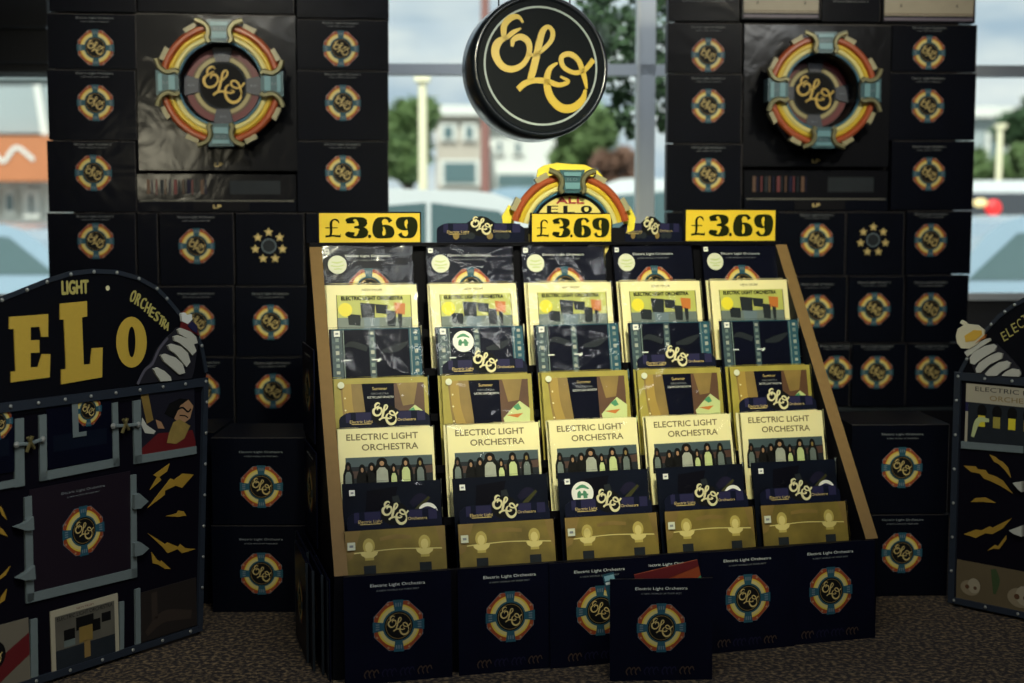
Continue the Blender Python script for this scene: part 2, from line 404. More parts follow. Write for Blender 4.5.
# ------------------------------------------------------------------ outside the window
asph = M('pale paving', (0.38, 0.38, 0.36), 0.9, noise=.25, nscale=1.0)
mb = MB(); mb.box(-60, 60, 8.2, 120, -.25, -.15, asph); o = struct(mb.build('ground'))
leafm = M('leaf green', (0.15, 0.24, 0.08), 0.6, noise=.6, nscale=2.0)
leafd = M('dark leaf green', (0.06, 0.12, 0.05), 0.6, noise=.6, nscale=3.0)
leafr = M('rusty leaf', (0.22, 0.12, 0.08), 0.7, noise=.5, nscale=2.0)
bark = M('bark', (0.06, 0.045, 0.035), 0.9)
def crown(mb, blobs, m, n, ls):
    for i in range(n):
        bx, by, bz, r = random.choice(blobs)
        while True:
            d = Vector((random.uniform(-1,1), random.uniform(-1,1), random.uniform(-1,1)))
            if .3 < d.length < 1: break
        p = Vector((bx,by,bz))+d*r
        e = Vector((random.uniform(-1,1), random.uniform(-1,1), random.uniform(-1,1))).normalized(); f = e.orthogonal().normalized()
        l = ls*random.uniform(.6,1.3)
        mb.add([p-e*l, p+f*l*.45, p+e*l, p-f*l*.45], [(0,1,2,3)], m)
def tree(name, label, px, ytop, ybot, Y, wpx, m, cat='tree', n=1500, ls=.12, trunk=True, group='trees outside the window'):
    c = atY(px, (ytop+ybot)/2, Y); top = atY(px, ytop, Y).z; bot = atY(px, ybot, Y).z; w = wpx/FPX*Y/2
    r = empty(name, (c.x, Y, -.15)); tag(r, label, cat, group)
    h = (top-bot)/2; mid = (top+bot)/2+.15
    bl = [(random.uniform(-.55,.55)*w, random.uniform(-.5,.5)*w, mid+random.uniform(-.55,.55)*h, random.uniform(.38,.6)*min(w,h)) for _ in range(11)]
    q = MB(); crown(q, bl, m, n, ls); q.build('foliage', r)
    if trunk:
        q = MB(); q.tube([(0,0,0),(.03,0,mid*.5),(-.02,0,mid)], [.14,.11,.06], bark); 
        for k in range(4): q.tube([(0,0,mid*.7),(bl[k][0],bl[k][1],bl[k][2])], [.06,.02], bark, 5)
        q.build('trunk', r)
tree('leafy_tree', 'bright green tree left of the pale lamp post outside', 408, 78, 195, 22, 62, leafm, n=2200, ls=.16)
tree('leafy_tree', 'soft green round tree outside, just left of the window mullion', 585, 105, 180, 28, 66, leafm, n=2200, ls=.16)
tree('shrub', 'rust-tinted shrub in the distance beside the window mullion', 618, 146, 186, 26, 60, leafr, 'shrub', n=1200, ls=.13, trunk=True, group=None)
tree('leafy_tree', 'dark green tree in the far right window strip', 1022, 88, 150, 30, 60, leafd, n=1800, ls=.18)
tree('hedge', 'low green hedge behind the cars in the far right window strip', 1000, 142, 182, 27, 110, leafm, 'hedge', n=1500, ls=.14, trunk=False, group=None)
# overhanging branches close to the glass
c0 = atY(625, 20, 9.6)
r = empty('overhanging_tree', (c0.x+1.6, 9.9, -.15)); tag(r, 'dark leafy branches hanging down beside the top of the window mullion', 'tree', 'trees outside the window')
q = MB(); q2 = MB(); ox, oy = c0.x+1.6, 9.9
q2.tube([(0,0,0),(.05,0,1.4),(-.05,0,3.3),(0,0,4.2)], [.14,.12,.10,.06], bark)
tips = [(598,10),(612,30),(606,60),(618,84),(640,52),(655,20),(634,12),(660,78),(628,38),(648,100),(622,108),(600,40),(662,50),(634,118),(590,8),(664,110)]
for px, py in tips:
    p = atY(px, py, 9.6+random.uniform(-.3,.3)); p = Vector((p.x-ox, p.y-oy, p.z+.15))
    a0 = Vector((0,0,3.4)); mid = Vector(((a0.x+p.x)/2, p.y/2, max(a0.z, p.z)+.15))
    q2.tube([a0, mid, p], [.03,.015,.005], bark, 5)
    crown(q, [(p.x,p.y,p.z,.09),(p.x+.05,p.y,p.z+.11,.08),(p.x,p.y,p.z-.10,.05)], leafd, 110, .045)
q.build('foliage', r); q2.build('trunk', r)

bl_w = M('pale render', (0.72, 0.73, 0.68), 0.8, noise=.15, nscale=.6)
bl_t = M('tan brick', (0.50, 0.45, 0.38), 0.85, noise=.25, nscale=1.5)
bl_g = M('grey cladding', (0.36, 0.42, 0.43), 0.8, noise=.2, nscale=.8)
glz = M('dark shop glass', (0.10, 0.16, 0.17), 0.15)
orng = M('orange fascia', (0.55, 0.20, 0.08), 0.6, noise=.35, nscale=1.2)
def building(label, px0, px1, ytop, Y, wall, wins, roofm, extra=None):
    a = atY(px0, ytop, Y); b_ = atY(px1, ytop, Y); w = b_.x-a.x; h = a.z+.15
    r = empty('building', ((a.x+b_.x)/2, Y, -.15)); tag(r, label, 'building', 'buildings across the car park')
    q = MB(); q.box(-w/2, w/2, 0, 3, 0, h, wall); q.build('wall', r)
    q = MB(); q.box(-w/2-.03, w/2+.03, -.3, 3.2, h, h+.25, roofm); q.build('roof', r)
    for (x0, y0, x1, y1) in wins:
        p = atY(x0, y0, Y); s2 = atY(x1, y1, Y); cx = (a.x+b_.x)/2
        q = MB(); q.box(p.x-cx, s2.x-cx, -.12, -.02, s2.z+.15, p.z+.15, bl_w); wn = q.build('window_frame', r)
        q = MB(); q.box(p.x-cx+.1, s2.x-cx-.1, -.16, -.12, s2.z+.22, p.z+.08, glz); q.build('pane', wn)
    return r
building('tan brick building with dark windows behind the pale lamp post', 436, 486, 116, 34, bl_t, [(440,124,457,141),(462,124,477,141),(440,160,480,186)], bl_w)
building('white low building right of the red post across the car park', 488, 560, 128, 38, bl_w, [(494,140,505,155),(512,140,524,155),(494,172,540,190)], bl_g)
ob = building('white building with an orange fascia in the far left window strip', -120, 60, 80, 20, bl_w, [(8,190,18,215),(26,190,42,218),(-14,190,0,215)], bl_g)
q = MB(); a = atY(-120,136,19.4); b_ = atY(60,181,19.4); cx = ob.location.x
q.box(a.x-cx, b_.x-cx, -.6, -.1, b_.z+.15, a.z+.15, orng); o = q.build('fascia', ob); o['label'] = 'orange fascia band with pale lettering'
tq = atY(10, 158, 19.4); q = MB()
q.ribbon([(tq.x-cx-.5, tq.z+.15, .05),(tq.x-cx-.3, tq.z+.3, .07),(tq.x-cx-.1, tq.z+.1, .06),(tq.x-cx+.1, tq.z+.3, .06),(tq.x-cx+.35, tq.z+.12, .06)], -.62, bl_w); q.build('sign_stroke', ob)
q = MB(); a = atY(-120,84,19.4); b_ = atY(60,132,19.4); q.box(a.x-cx, b_.x-cx, -.35, -.05, b_.z+.15, a.z+.15, bl_g)
p0 = atY(33,84,19.4); p1 = atY(41,134,19.4); q.prism([(p0.x-cx-.05,p0.z+.15),(p0.x-cx+.05,p0.z+.15),(p1.x-cx+.05,p1.z+.15),(p1.x-cx-.05,p1.z+.15)], -.45, -.35, bl_w)
q.build('grey_panel', ob)
building('long low white canopy in the far right window strip', 960, 1090, 118, 32, bl_g, [(985,130,1000,165),(1006,130,1030,165)], bl_w)

def post(name, label, px, y0, y1, Y, r_, m, cat='post'):
    a = atY(px, y0, Y); h = a.z+.15; q = MB()
    q.tube([(0,0,0),(0,0,h*.5),(0,0,h)], [r_*1.1, r_, r_*.9], m, 12); q.box(-r_*2,r_*2,-r_*2,r_*2,0,.08,m)
    q.box(-r_*1.6,r_*1.6,-r_*1.6,r_*1.6,h,h+.06,m)
    tag(q.build(name, loc=(a.x, Y, -.15)), label, cat)
creamp = M('cream post paint', (0.85, 0.80, 0.55), 0.6)
redp = M('red brown post paint', (0.28, 0.13, 0.11), 0.7)
post('lamp_post', 'pale cream post standing outside, left of the round hanging sign', 422.5, 82, 240, 14.4, .05, creamp)
post('square_post', 'red-brown post outside, under the left edge of the round hanging sign', 485, -30, 240, 16, .055, redp)
post('thin_post', 'pale thin post in the far right window strip', 1000, 128, 240, 22, .05, creamp)

def car(name, label, px, ytop, Y, length, paint, yaw=0.0, tail=False):
    top = atY(px, ytop, Y); H = max(1.2, top.z+.15)
    r = empty(name, (top.x, Y, -.15), (0,0,yaw)); tag(r, label, 'car', 'parked cars outside')
    L = length; w = .85
    prof = smooth([(-L/2,.35),(-L/2,.72),(-L*.33,.86*H/1.45),(-L*.20,H*.97),(0,H),(L*.18,H*.95),(L*.32,.90*H/1.45),(L*.47,.75),(L/2,.55),(L/2,.30)], 4)
    q = MB(); q.prism(prof, -w, w, paint); q.build('body', r)
    for sx in (-1, 1):
        q = MB(); y = -w-.01 if sx < 0 else w+.01
        q.flat([(-L*.27,.95*H/1.45),(-L*.17,H*.91),(0,H*.94),(0,.95*H/1.45)], y, glz); q.flat([(.04,.95*H/1.45),(.04,H*.94),(L*.15,H*.90),(L*.26,.95*H/1.45)], y, glz)
        q.build('side_window', r)
        for x in (-L*.31, L*.31):
            q = MB(); q.prism(circ(x, .32, .32, 20), y-.02*sx*-1 if 0 else min(y, y-.12*-sx), max(y, y-.12*-sx), black); q.prism(circ(x,.32,.18,14), min(y,y-.14*-sx), max(y,y-.14*-sx), silver); q.build('wheel', r)
    q = MB(); 
    for z in (-.6, .6):
        q.ball((-L/2, z, .66), .13, M('tail lamp', (.6,.02,.02), .3, emit=0.6) if tail else white, sc=(.4,1,.8))
    q.build('lamp', r)
wcar = M('white car paint', (0.72, 0.76, 0.76), 0.25, coat=1.0)
bcar = M('pale blue car paint', (0.30, 0.42, 0.52), 0.25, coat=1.0)
dcar = M('dark car paint', (0.04, 0.045, 0.055), 0.25, coat=1.0)
car('parked_car', 'white car with green-tinted windows behind the left blue header card', 432, 192, 12.5, 4.2, wcar)
car('parked_car', 'white car outside, beside the foot of the window mullion', 668, 182, 17, 4.4, wcar)
car('parked_car', 'silver car outside, between the round hanging sign and the arched sign', 545, 190, 20, 4.3, bcar)
p = atY(1008, 182, 17.5); vn = empty('parked_van', (p.x, 17.5, -.15)); tag(vn, 'white-roofed van with a red tail lamp in the far right window strip', 'van')
q = MB(); vh = p.z+.15
q.prism(smooth([(-1.0,.3),(-1.0,1.2),(-.92,vh*.93),(-.7,vh),(0,vh*1.01),(.7,vh),(.92,vh*.93),(1.0,1.2),(1.0,.3)], 4), 0, 4.2, wcar); q.build('body', vn)
a = atY(992, 208, 17.5); q = MB(); q.box(-.88,.88,-.03,0,1.28,vh-.14,dcar); q.build('rear_window', vn)
q = MB(); q.ball((a.x-p.x, -.05, a.z+.15), .11, M('tail lamp', (.75,.03,.03), .3, emit=0.7), sc=(1,.4,1)); q.build('tail_lamp', vn)
a = atY(979, 203, 17.5); q = MB(); q.ball((a.x-p.x, -.05, a.z+.15), .07, M('amber lamp', (.85,.65,.30), .3, emit=0.7), sc=(1.4,.4,.8)); q.build('indicator', vn)
q = MB(); q.ball((.38,-.05,1.45), .12, M('maroon print',(.18,.04,.07),.5), sc=(1.2,.4,1)); q.build('window_sticker', vn)
for x in (-.8,.8):
    for y in (.7, 3.4): q = MB(); q.tube([(x-.1,y,.32),(x+.1,y,.32)], .32, black, 16); q.build('wheel', vn)
car('parked_car', 'pale blue car nearest the glass in the far right window strip', 1060, 217, 12.5, 4.2, bcar)
car('parked_car', 'dark blue car low in the far left window strip', -20, 222, 14.5, 4.2, bcar)
tags = None

# ------------------------------------------------------------------ sloping record rack
RA = 0.269; R0 = Vector((-.506, 3.98, 0)); RE = Vector((cos(RA), sin(RA), 0)); RN = Vector((-sin(RA), cos(RA), 0))
RB, RZ0, RZ1 = .76, .335, 1.32
def rk(u, v, z): return R0+RE*u+RN*v+Vector((0,0,z))
def tv(t): return RB*t, RZ0+(RZ1-RZ0)*t
rack = empty('record_rack', R0, (0,0,RA))
tag(rack, 'large sloping kraft-edged rack stepping five columns of records up from the carpet', 'display rack')
RW = 1.80
for nm, x0, x1, tp in (('side_panel', -.038, .004, .034), ('side_panel', RW-.026, RW+.020, .012)):
    # profile in (v, z): front edge follows the slope
    p = [(.02,0),(.02,RZ0-.01),(RB-.01,RZ1-.01),(RB+.05,RZ1-.01),(RB+.05,0)]
    q = MB(); n_ = len(p)
    vs = [(x0+tp*z/RZ1,v,z) for v,z in p]+[(x1+tp*z/RZ1,v,z) for v,z in p]
    q.add(vs, [tuple(range(n_)), tuple(reversed(range(n_,2*n_)))], black)
    for i in range(n_):
        j = (i+1) % n_
        q.add(vs, [(i,j,n_+j,n_+i)], brown if i in (1,2) else black)
    q.build(nm, rack)
q = MB(); q.box(0, RW-.045, RB+.02, RB+.05, 0, RZ1-.01, black); q.build('back_panel', rack)
q = MB(); q.box(0, RW-.045, .0, .02, 0, .325, black); q.build('front_panel', rack)
q = MB(); q.box(-.004, RW+.006, RB-.012, RB+.10, RZ1-.009, RZ1+.003, black); q.build('top_shelf', rack)
TS = [.987, .857, .712, .553, .400, .243, .113]
LEAN = math.radians(14)
def slot(k, c, du=0.0, dv=0.0):
    t = TS[k]; v, z = tv(t)
    b0 = (.010+.1575, .366+.1575, .718+.1575, 1.063+.1575, 1.408+.1575)[c]; t0 = (.034+.166, .412+.1575, .768+.1575, 1.122+.1575, 1.478+.1575)[c]
    u = b0+(t0-b0)*t
    return rk(u+du, v-S*sin(LEAN)+dv, z-S*cos(LEAN)), u
for k in range(7):
    v, z = tv(TS[k]); v0 = v-S*sin(LEAN); z0 = z-S*cos(LEAN)
    q = MB(); q.box(.0, RW-.045, v0-.006, v0+.055, z0-.008, z0-.001, black)
    q.box(.0, RW-.045, v0-.010, v0-.006, z0-.008, z0+.018, black); q.build('tier_shelf', rack)

bone_ = M('bone ink', (.40,.42,.34), .5, noise=.3, nscale=80)
def base_sleeve(kind):
    mb = MB(); s = S; h = s/2; d = .0006
    if kind == 0:
        sleeve_base(mb, navy); art_emblem(mb)
    elif kind == 1:     # cream border, hazy yellow-green scene of dark panels
        sleeve_base(mb, cream)
        mb.rect(-h+.034, h-.022, .02, s-.036, -d, M('hazy yellow print', (0.50,0.52,0.12), .5, noise=.3, nscale=12))
        mb.rect(-h+.034, h-.022, .02, s-.115, -2*d, grayp)
        for (a, b_, z0, z1, m) in [(-.085,-.045,.175,.213,dgray),(-.04,.006,.20,.252,dgray),(.012,.05,.215,.247,dgray),(.078,.112,.212,.252,orange),(.05,.078,.17,.225,dgray),(.09,.10,.16,.215,dgray),(-.03,.02,.15,.20,silver)]:
            mb.flat([(a,z0),(b_,z0-.004),(b_+.003,z1-.004),(a-.003,z1)], -3*d, m)
        mb.disc(-.095, .228, .024, -3.5*d, yspot)
        mb.text('NEW FROM', 0, s-.018, .07, .009, -d, ink)
        mb.btext('ELECTRIC LIGHT ORCHESTRA', .0, s-.047, .215, .013, -3*d, ink, .0009)
        for x in (-h+.034, h-.022): mb.rect(x-.0012, x+.0012, .02, s-.036, -2.5*d, ink)
    elif kind == 2:     # film strips
        sleeve_base(mb, navy)
        for a, w, m in ((-h+.026,.036,film),(-.012,.022,film),(h-.012,.040,teal)):
            mb.rect(a-w/2+ (0 if a<h-.05 else -.01), a+w/2 if a<h-.05 else h-.002, 0, s-.004, -d, m)
            for j in range(14):
                zz = s-.022-j*.022
                mb.rect(a-.006+(0 if a<h-.05 else -.006), a+.006+(0 if a<h-.05 else -.006), zz, zz+.010+.003*(j%2), -2*d, film2 if j % 3 else bone_)
        for a in (-h+.048, h-.036): mb.rect(a-.0015, a+.0015, 0, s, -2*d, film2)
        mb.rect(-h+.01, h-.005, s-.004, s-.001, -3*d, teal)
        mb.rect(-h+.045,-h+.068, .205, .209, -3*d, white); mb.rect(-.016,.016,.205,.209,-3*d, white); mb.flat([(0,.20),(.014,.215),(.010,.2)], -3.5*d, white)
        mb.ribbon([(-h+.05,.255,.006),(-.08,.262,.02),(-.03,.245,.02)], -2*d, dgray); mb.ribbon([(.02,.235,.01),(.07,.245,.025),(h-.045,.265,.008)], -2*d, dgray)
    elif kind == 3:     # olive border, brown tubes, navy centre, pale folded shape
        sleeve_base(mb, olive)
        mb.rect(-h+.012, h-.014, .01, s-.018, -d, tanp)
        mb.flat([(-h+.012,.01),(-h+.05,.01),(-h+.026,.2),(-h+.02,s-.018),(-h+.012,s-.018)], -1.5*d, olive)
        mb.ribbon([(-h+.042,s-.018,.030),(-h+.048,.2,.030),(-h+.075,.1,.034)], -2*d, M('straw tube print', (0.40,0.27,0.05), .5, noise=.3))
        mb.flat([(-.066,s-.018),(.042,s-.018),(.044,.03),(-.04,.03)], -2.5*d, navy)
        mb.flat([(.042,s-.018),(h-.014,s-.018),(h-.014,.05),(.044,.05)], -2.6*d, brn)
        mb.flat([(.052,s-.018),(h-.035,s-.018),(h-.05,.225),(.07,.22)], -3*d, tanp)
        mb.flat([(.05,.165),(.09,.205),(.11,.222),(h-.012,.195),(h-.016,.13),(.06,.12)], -3.5*d, lime)
        mb.flat([(.085,.202),(.105,.215),(.115,.195),(.10,.19)], -4*d, green); mb.flat([(.06,.175),(.12,.18),(.10,.165)], -4*d, orange)
        mb.text('Summer', -.006, s-.035, .05, .010, -3*d, gold); mb.text('ORCHESTRA', -.006, s-.052, .06, .006, -3*d, dimtxt)
        mb.text('ELECTRIC LIGHT ORCHESTRA', -.004, s-.064, .088, .007, -3*d, white)
        for zz in (.21,.25,.16): mb.disc(-h+.035, zz, .003, -4*d, cream, 8)
    elif kind == 4:     # white sleeve with a group photo
        sleeve_base(mb, cream)
        mb.btext('ELECTRIC LIGHT', -.012, s-.026, .235, .020, -d, M('soft brown ink', (.16,.13,.06), .6), .0006); mb.btext('ORCHESTRA', .012, s-.060, .185, .020, -d, MATS['soft brown ink'], .0006)
        mb.rect(-h+.022, h-.008, .05, s-.092, -d, dgray)
        mb.rect(-h+.022, h-.008, s-.122, s-.092, -1.5*d, M('dusk sky print', (.045,.075,.085), .5))
        mb.flat([(-h+.022,s-.135),(.0,s-.14),(h-.008,s-.125),(h-.008,s-.15),(-h+.022,s-.16)], -1.6*d, M('dusk glow print', (.085,.035,.02), .5, noise=.6, nscale=14))
        hair = ink
        for (x, zt_, hw, body, face) in [(-.128,s-.108,.010,grayp,brn),(-.083,s-.117,.011,ink,skin),(-.052,s-.112,.012,ink,skin),(-.018,s-.098,.018,bone_,skin),(.020,s-.118,.009,lime,skin),(.060,s-.100,.013,lime,skin),(.108,s-.102,.011,grayp,tanp)]:
            mb.flat(circ(x, zt_-.014, hw, 12, .017), -2*d, hair)
            mb.flat([(x-hw*1.9,zt_-.085),(x-hw*1.7,zt_-.038),(x-hw*1.02,zt_-.018),(x+hw*1.02,zt_-.018),(x+hw*1.7,zt_-.038),(x+hw*1.9,zt_-.085)], -2.1*d, hair)
            mb.flat(circ(x, zt_-.016, hw*.42, 10, .008), -2.5*d, face)
            mb.flat([(x-hw*1.1,zt_-.08),(x-hw*1.0,zt_-.040),(x-hw*.5,zt_-.029),(x+hw*.5,zt_-.029),(x+hw*1.0,zt_-.040),(x+hw*1.1,zt_-.08)], -2.4*d, body)
    elif kind == 5:     # dark glossy night-blue
        sleeve_base(mb, M('night blue print', (.006,.009,.020), .4, coat=.1, wrap=.3, spec=.1, col2=(.003,.004,.008)))
        mb.ribbon([(.0,.14,.006),(.02,.2,.03),(.01,.27,.02)], -d, dgray); mb.ribbon([(.06,.24,.02),(.09,.26,.03),(.12,.25,.01)], -1.5*d, purp)
        mb.ribbon([(.05,.2,.006),(.08,.225,.014),(.12,.262,.008)], -2*d, M('dim ochre print', (.05,.05,.018), .5, spec=.1))
        mb.flat([(-.1,.1),(-.02,.16),(.02,.30),(-.08,.29)], -.8*d, M('night fold print', (.003,.003,.007), .5, spec=.08))
    elif kind == 6:     # golden hall with pale urns
        sleeve_base(mb, goldsky)
        for x in (-.085, .090):
            mb.flat(circ(x, .266, .019, 16, .024), -d, M('amber glow print', (.50,.40,.10), .5)); mb.flat(circ(x, .262, .012, 14, .016), -1.4*d, glowp)
            mb.flat([(x-.028,.248),(x+.028,.248),(x+.024,.238),(x+.012,.230),(x-.012,.230),(x-.024,.238)], -1.6*d, glowp); mb.rect(x-.014, x+.014, .222, .231, -1.5*d, MATS['amber glow print'])
            mb.rect(x-.019, x+.019, .16, .206, -2*d, dgray)
        mb.ribbon([(-h+.005,.245,.004),(-.06,.25,.003),(0,.252,.003),(.06,.25,.003),(h-.005,.245,.004)], -.8*d, glowp)
        mb.flat([(-h,s),(-h+.05,s),(-h+.02,.23),(-h,.22)], -.9*d, tanp); mb.flat([(h,s),(h-.03,s),(h-.015,.25),(h,.22)], -.9*d, tanp)
        mb.ribbon([(-.05,.285,.010),(0,.29,.014),(.05,.285,.010)], -.9*d, tanp)
    return mb
def sticker_obj(parent, name, x, z, r, m, label=None, marks=None, y=-.0075):
    q = MB()
    if name == 'price_sticker': q.box(x-r, x+r, y, y+.0006, z-r, z+r, m); q.rect(x-r*.5, x+r*.5, z-r*.3, z+r*.3, y-.0004, dimtxt)
    else:
        q.prism(circ(x, z, r, 28), y, y+.0008, m)
        for mm in (marks or []): q.ribbon([(x+a*r, z+b_*r, w*r) for a, b_, w in mm[1]], y-.0006, mm[0], n=3)
    o = q.build(name, parent)
    if label: o['label'] = label
    return o
stk_c = M('cream sticker', (.66,.68,.50), .5, noise=.1); stk_w = M('white sticker', (.80,.80,.72), .5)
wavy = [(lime, [(-.6,.3,.12),(0,.2,.2),(.6,.35,.1)]), (lime, [(-.7,-.1,.14),(0,-.2,.12),(.7,-.05,.14)]), (lime, [(-.4,-.5,.12),(.1,-.45,.16),(.5,-.5,.1)])]
grn = [(green, [(-.6,.35,.1),(0,.6,.3),(.6,.35,.1)]), (green, [(-.35,-.4,.3),(-.3,0,.35),(-.25,.2,.1)]), (green, [(.25,-.45,.35),(.2,0,.35),(.1,.2,.1)]), (green, [(-.4,-.2,.15),(0,-.1,.2),(.5,-.15,.15)])]
prp = [(purple, [(-.6,.35,.2),(0,.5,.3),(.6,.3,.2)]), (purple, [(-.4,0,.12),(.2,.1,.12)])]
KN = ['navy sleeve with rainbow emblem and cream round sticker', 'cream-bordered sleeve with hazy yellow-green scene', 'dark sleeve with teal film-strip bands',
      'olive-bordered sleeve with navy centre panel', 'cream sleeve with dark group picture', 'glossy night-blue sleeve', 'golden sleeve with two pale urns']
ROWN = ['top row', 'second row down', 'third row down', 'fourth row down', 'fifth row down', 'sixth row down', 'bottom row']
COLN = ['leftmost column', 'second column from left', 'middle column', 'second column from right', 'rightmost column']
protos = []
for k in range(7):
    base = base_sleeve(k)
    for c in range(5):
        loc, u = slot(k, c)
        if c == 0:
            o0 = base.build('record_sleeve'); o = o0; me = o.data
        else:
            o = bpy.data.objects.new('record_sleeve', me); COL.objects.link(o)
        o.location = loc; o.rotation_euler = (-LEAN+random.uniform(-.01,.01), random.uniform(-.006,.006), RA+random.uniform(-.01,.01))
        if c == 0:
            q = MB(); w = S/2+.0035; q.box(-w, w, -.0065, .0085, -.0005, S+.005, clear); cv = q.build('plastic_cover', o); cvm = cv.data
        else:
            cv = bpy.data.objects.new('plastic_cover', cvm); COL.objects.link(cv); cv.parent = o
        extra = ''
        if k == 0:
            sticker_obj(o, 'round_sticker', -.110, .252, .033, stk_c, 'cream round sticker', wavy)
            sticker_obj(o, 'price_sticker', -.145, .300, .0085, stk_w)
        elif k == 1: pass
        elif k == 2:
            sticker_obj(o, 'price_sticker', -.132, .298, .010, stk_w)
            if c == 1: sticker_obj(o, 'round_sticker', -.062, .262, .037, stk_w, 'white round sticker with green print', grn); extra = ' and white sticker'
        elif k == 3: sticker_obj(o, 'round_sticker', -.135, .293, .011, stk_c)
        elif k == 5:
            sticker_obj(o, 'price_sticker', -.128, .285, .009, stk_w)
            if c in (0, 3, 4): sticker_obj(o, 'round_sticker', .112, .212, .032, stk_w, 'white round sticker with purple print', prp)
            if c == 2: sticker_obj(o, 'round_sticker', -.078, .245, .038, stk_w, 'white round sticker with green print', grn)
            extra = {0:' and half-hidden sticker', 1:' and no round sticker', 2:' and green-printed round sticker', 3:' and half-hidden sticker', 4:' and half-hidden sticker'}[c]
        elif k == 6: sticker_obj(o, 'price_sticker', -.140, .268, .012, stk_c)
        tag(o, '%s%s, %s, %s' % (KN[k].replace(' and cream round sticker','').replace(' with teal',' of teal'), extra, ROWN[k], COLN[c]), 'record sleeve', 'record sleeves on the sloping rack')
        if k in (1, 3, 4):
            o2 = bpy.data.objects.new('record_sleeve', me); COL.objects.link(o2)
            l2, _ = slot(k, c, -.007, .016); o2.location = l2; o2.rotation_euler = (-LEAN, 0, RA)
            tag(o2, 'rear copy of %s peeking out, %s, %s' % (KN[k].split(' with')[0], ROWN[k], COLN[c]), 'record sleeve', 'rear copies on the sloping rack')

# header cards: die-cut strips with the script monogram
def header_mb(low=.315, tall=.052, dark=False):
    q = MB(); h = .150; z = low
    p = [(-h,0),(h,0),(h,z+tall*.55),(h-.004,z+tall*.72),(h-.018,z+tall*.9),(h-.035,z+tall)]
    p += [(.05,z+tall),(.036,z+tall+.010),(.018,z+tall+.022),(0,z+tall+.026),(-.018,z+tall+.022),(-.036,z+tall+.010),(-.05,z+tall)]
    p += [(-h+.035,z+tall),(-h+.018,z+tall*.9),(-h+.004,z+tall*.72),(-h,z+tall*.55)]
    q.prism(p, 0, .002, blueprint)
    d = .0006
    q.disc(0, z+tall*.55+.012, .043, -d, ink, 24, .036)
    for x0, x1 in ((-.128,-.112),(-.095,-.045),(.045,.088),(.108,.135)): q.rect(x0, x1, z+tall*.35, z+tall*.96, -d, purple)
    q.text('Electric Light', -.078, z+tall*.40, .075, .010, -2*d, gold); q.text('Orchestra', .072, z+tall*.45, .062, .009, -2*d, gold)
    q.rect(-.11,-.045, z+tall*.22, z+tall*.26, -2*d, gold)
    if dark:
        for i, x in enumerate((-.085,-.058,-.035,.03,.06,.085)): q.disc(x, z+.006, .011+(i % 3)*.002, -2*d, dgray if i % 3 else tanp, 12, .013)
    return q
def header(k, c, label):
    """stands in the slot behind row k+1, in front of row k; each carries its monogram as a raised part"""
    loc, u = slot(k+1, c, .004, .022)
    o = header_mb().build('header_card', loc=loc, rot=(-LEAN, 0, RA))
    tag(o, label, 'header card', 'blue header cards on the rack')
    q = MB(); script(q, 0, S+.042, .046, -.004, M('ivory lettering', (.74,.68,.38), .5), 1.25, 3, thick=.002); q.build('monogram', o)
for c in range(5): header(5, c, 'blue header card with cream monogram above golden sleeves, ' + COLN[c])
header(3, 0, 'blue header card above the cream group-picture sleeve, leftmost column')
header(3, 4, 'blue header card above the cream group-picture sleeve, rightmost column')
header(2, 1, 'blue header card above the olive sleeve, second column from left')
header(2, 3, 'blue header card above the olive sleeve, second column from right')
TP = Plane(rk(0, RB+.0, 0).x, rk(0, RB+.0, 0).y, RA)
def top_header(px0, px1, label):
    a = TP(px0, 243)[0]; b_ = TP(px1, 243)[0]; sc = (b_-a)/.30
    o = header_mb(.018, .052, True).build('header_card', loc=TP.world((a+b_)/2, .02, RZ1+.003), rot=(0,0,RA)); o.scale = (sc, 1, 1)
    tag(o, label, 'header card', 'dark header cards on top of the rack')
    q = MB(); script(q, 0, .060, .040, -.004, MATS['ivory lettering'], 1.25, 3, thick=.002); q.build('monogram', o)
top_header(438, 526, 'dark header card with cream monogram between left and middle price signs')
top_header(621, 684, 'dark header card with cream monogram between middle and right price signs')

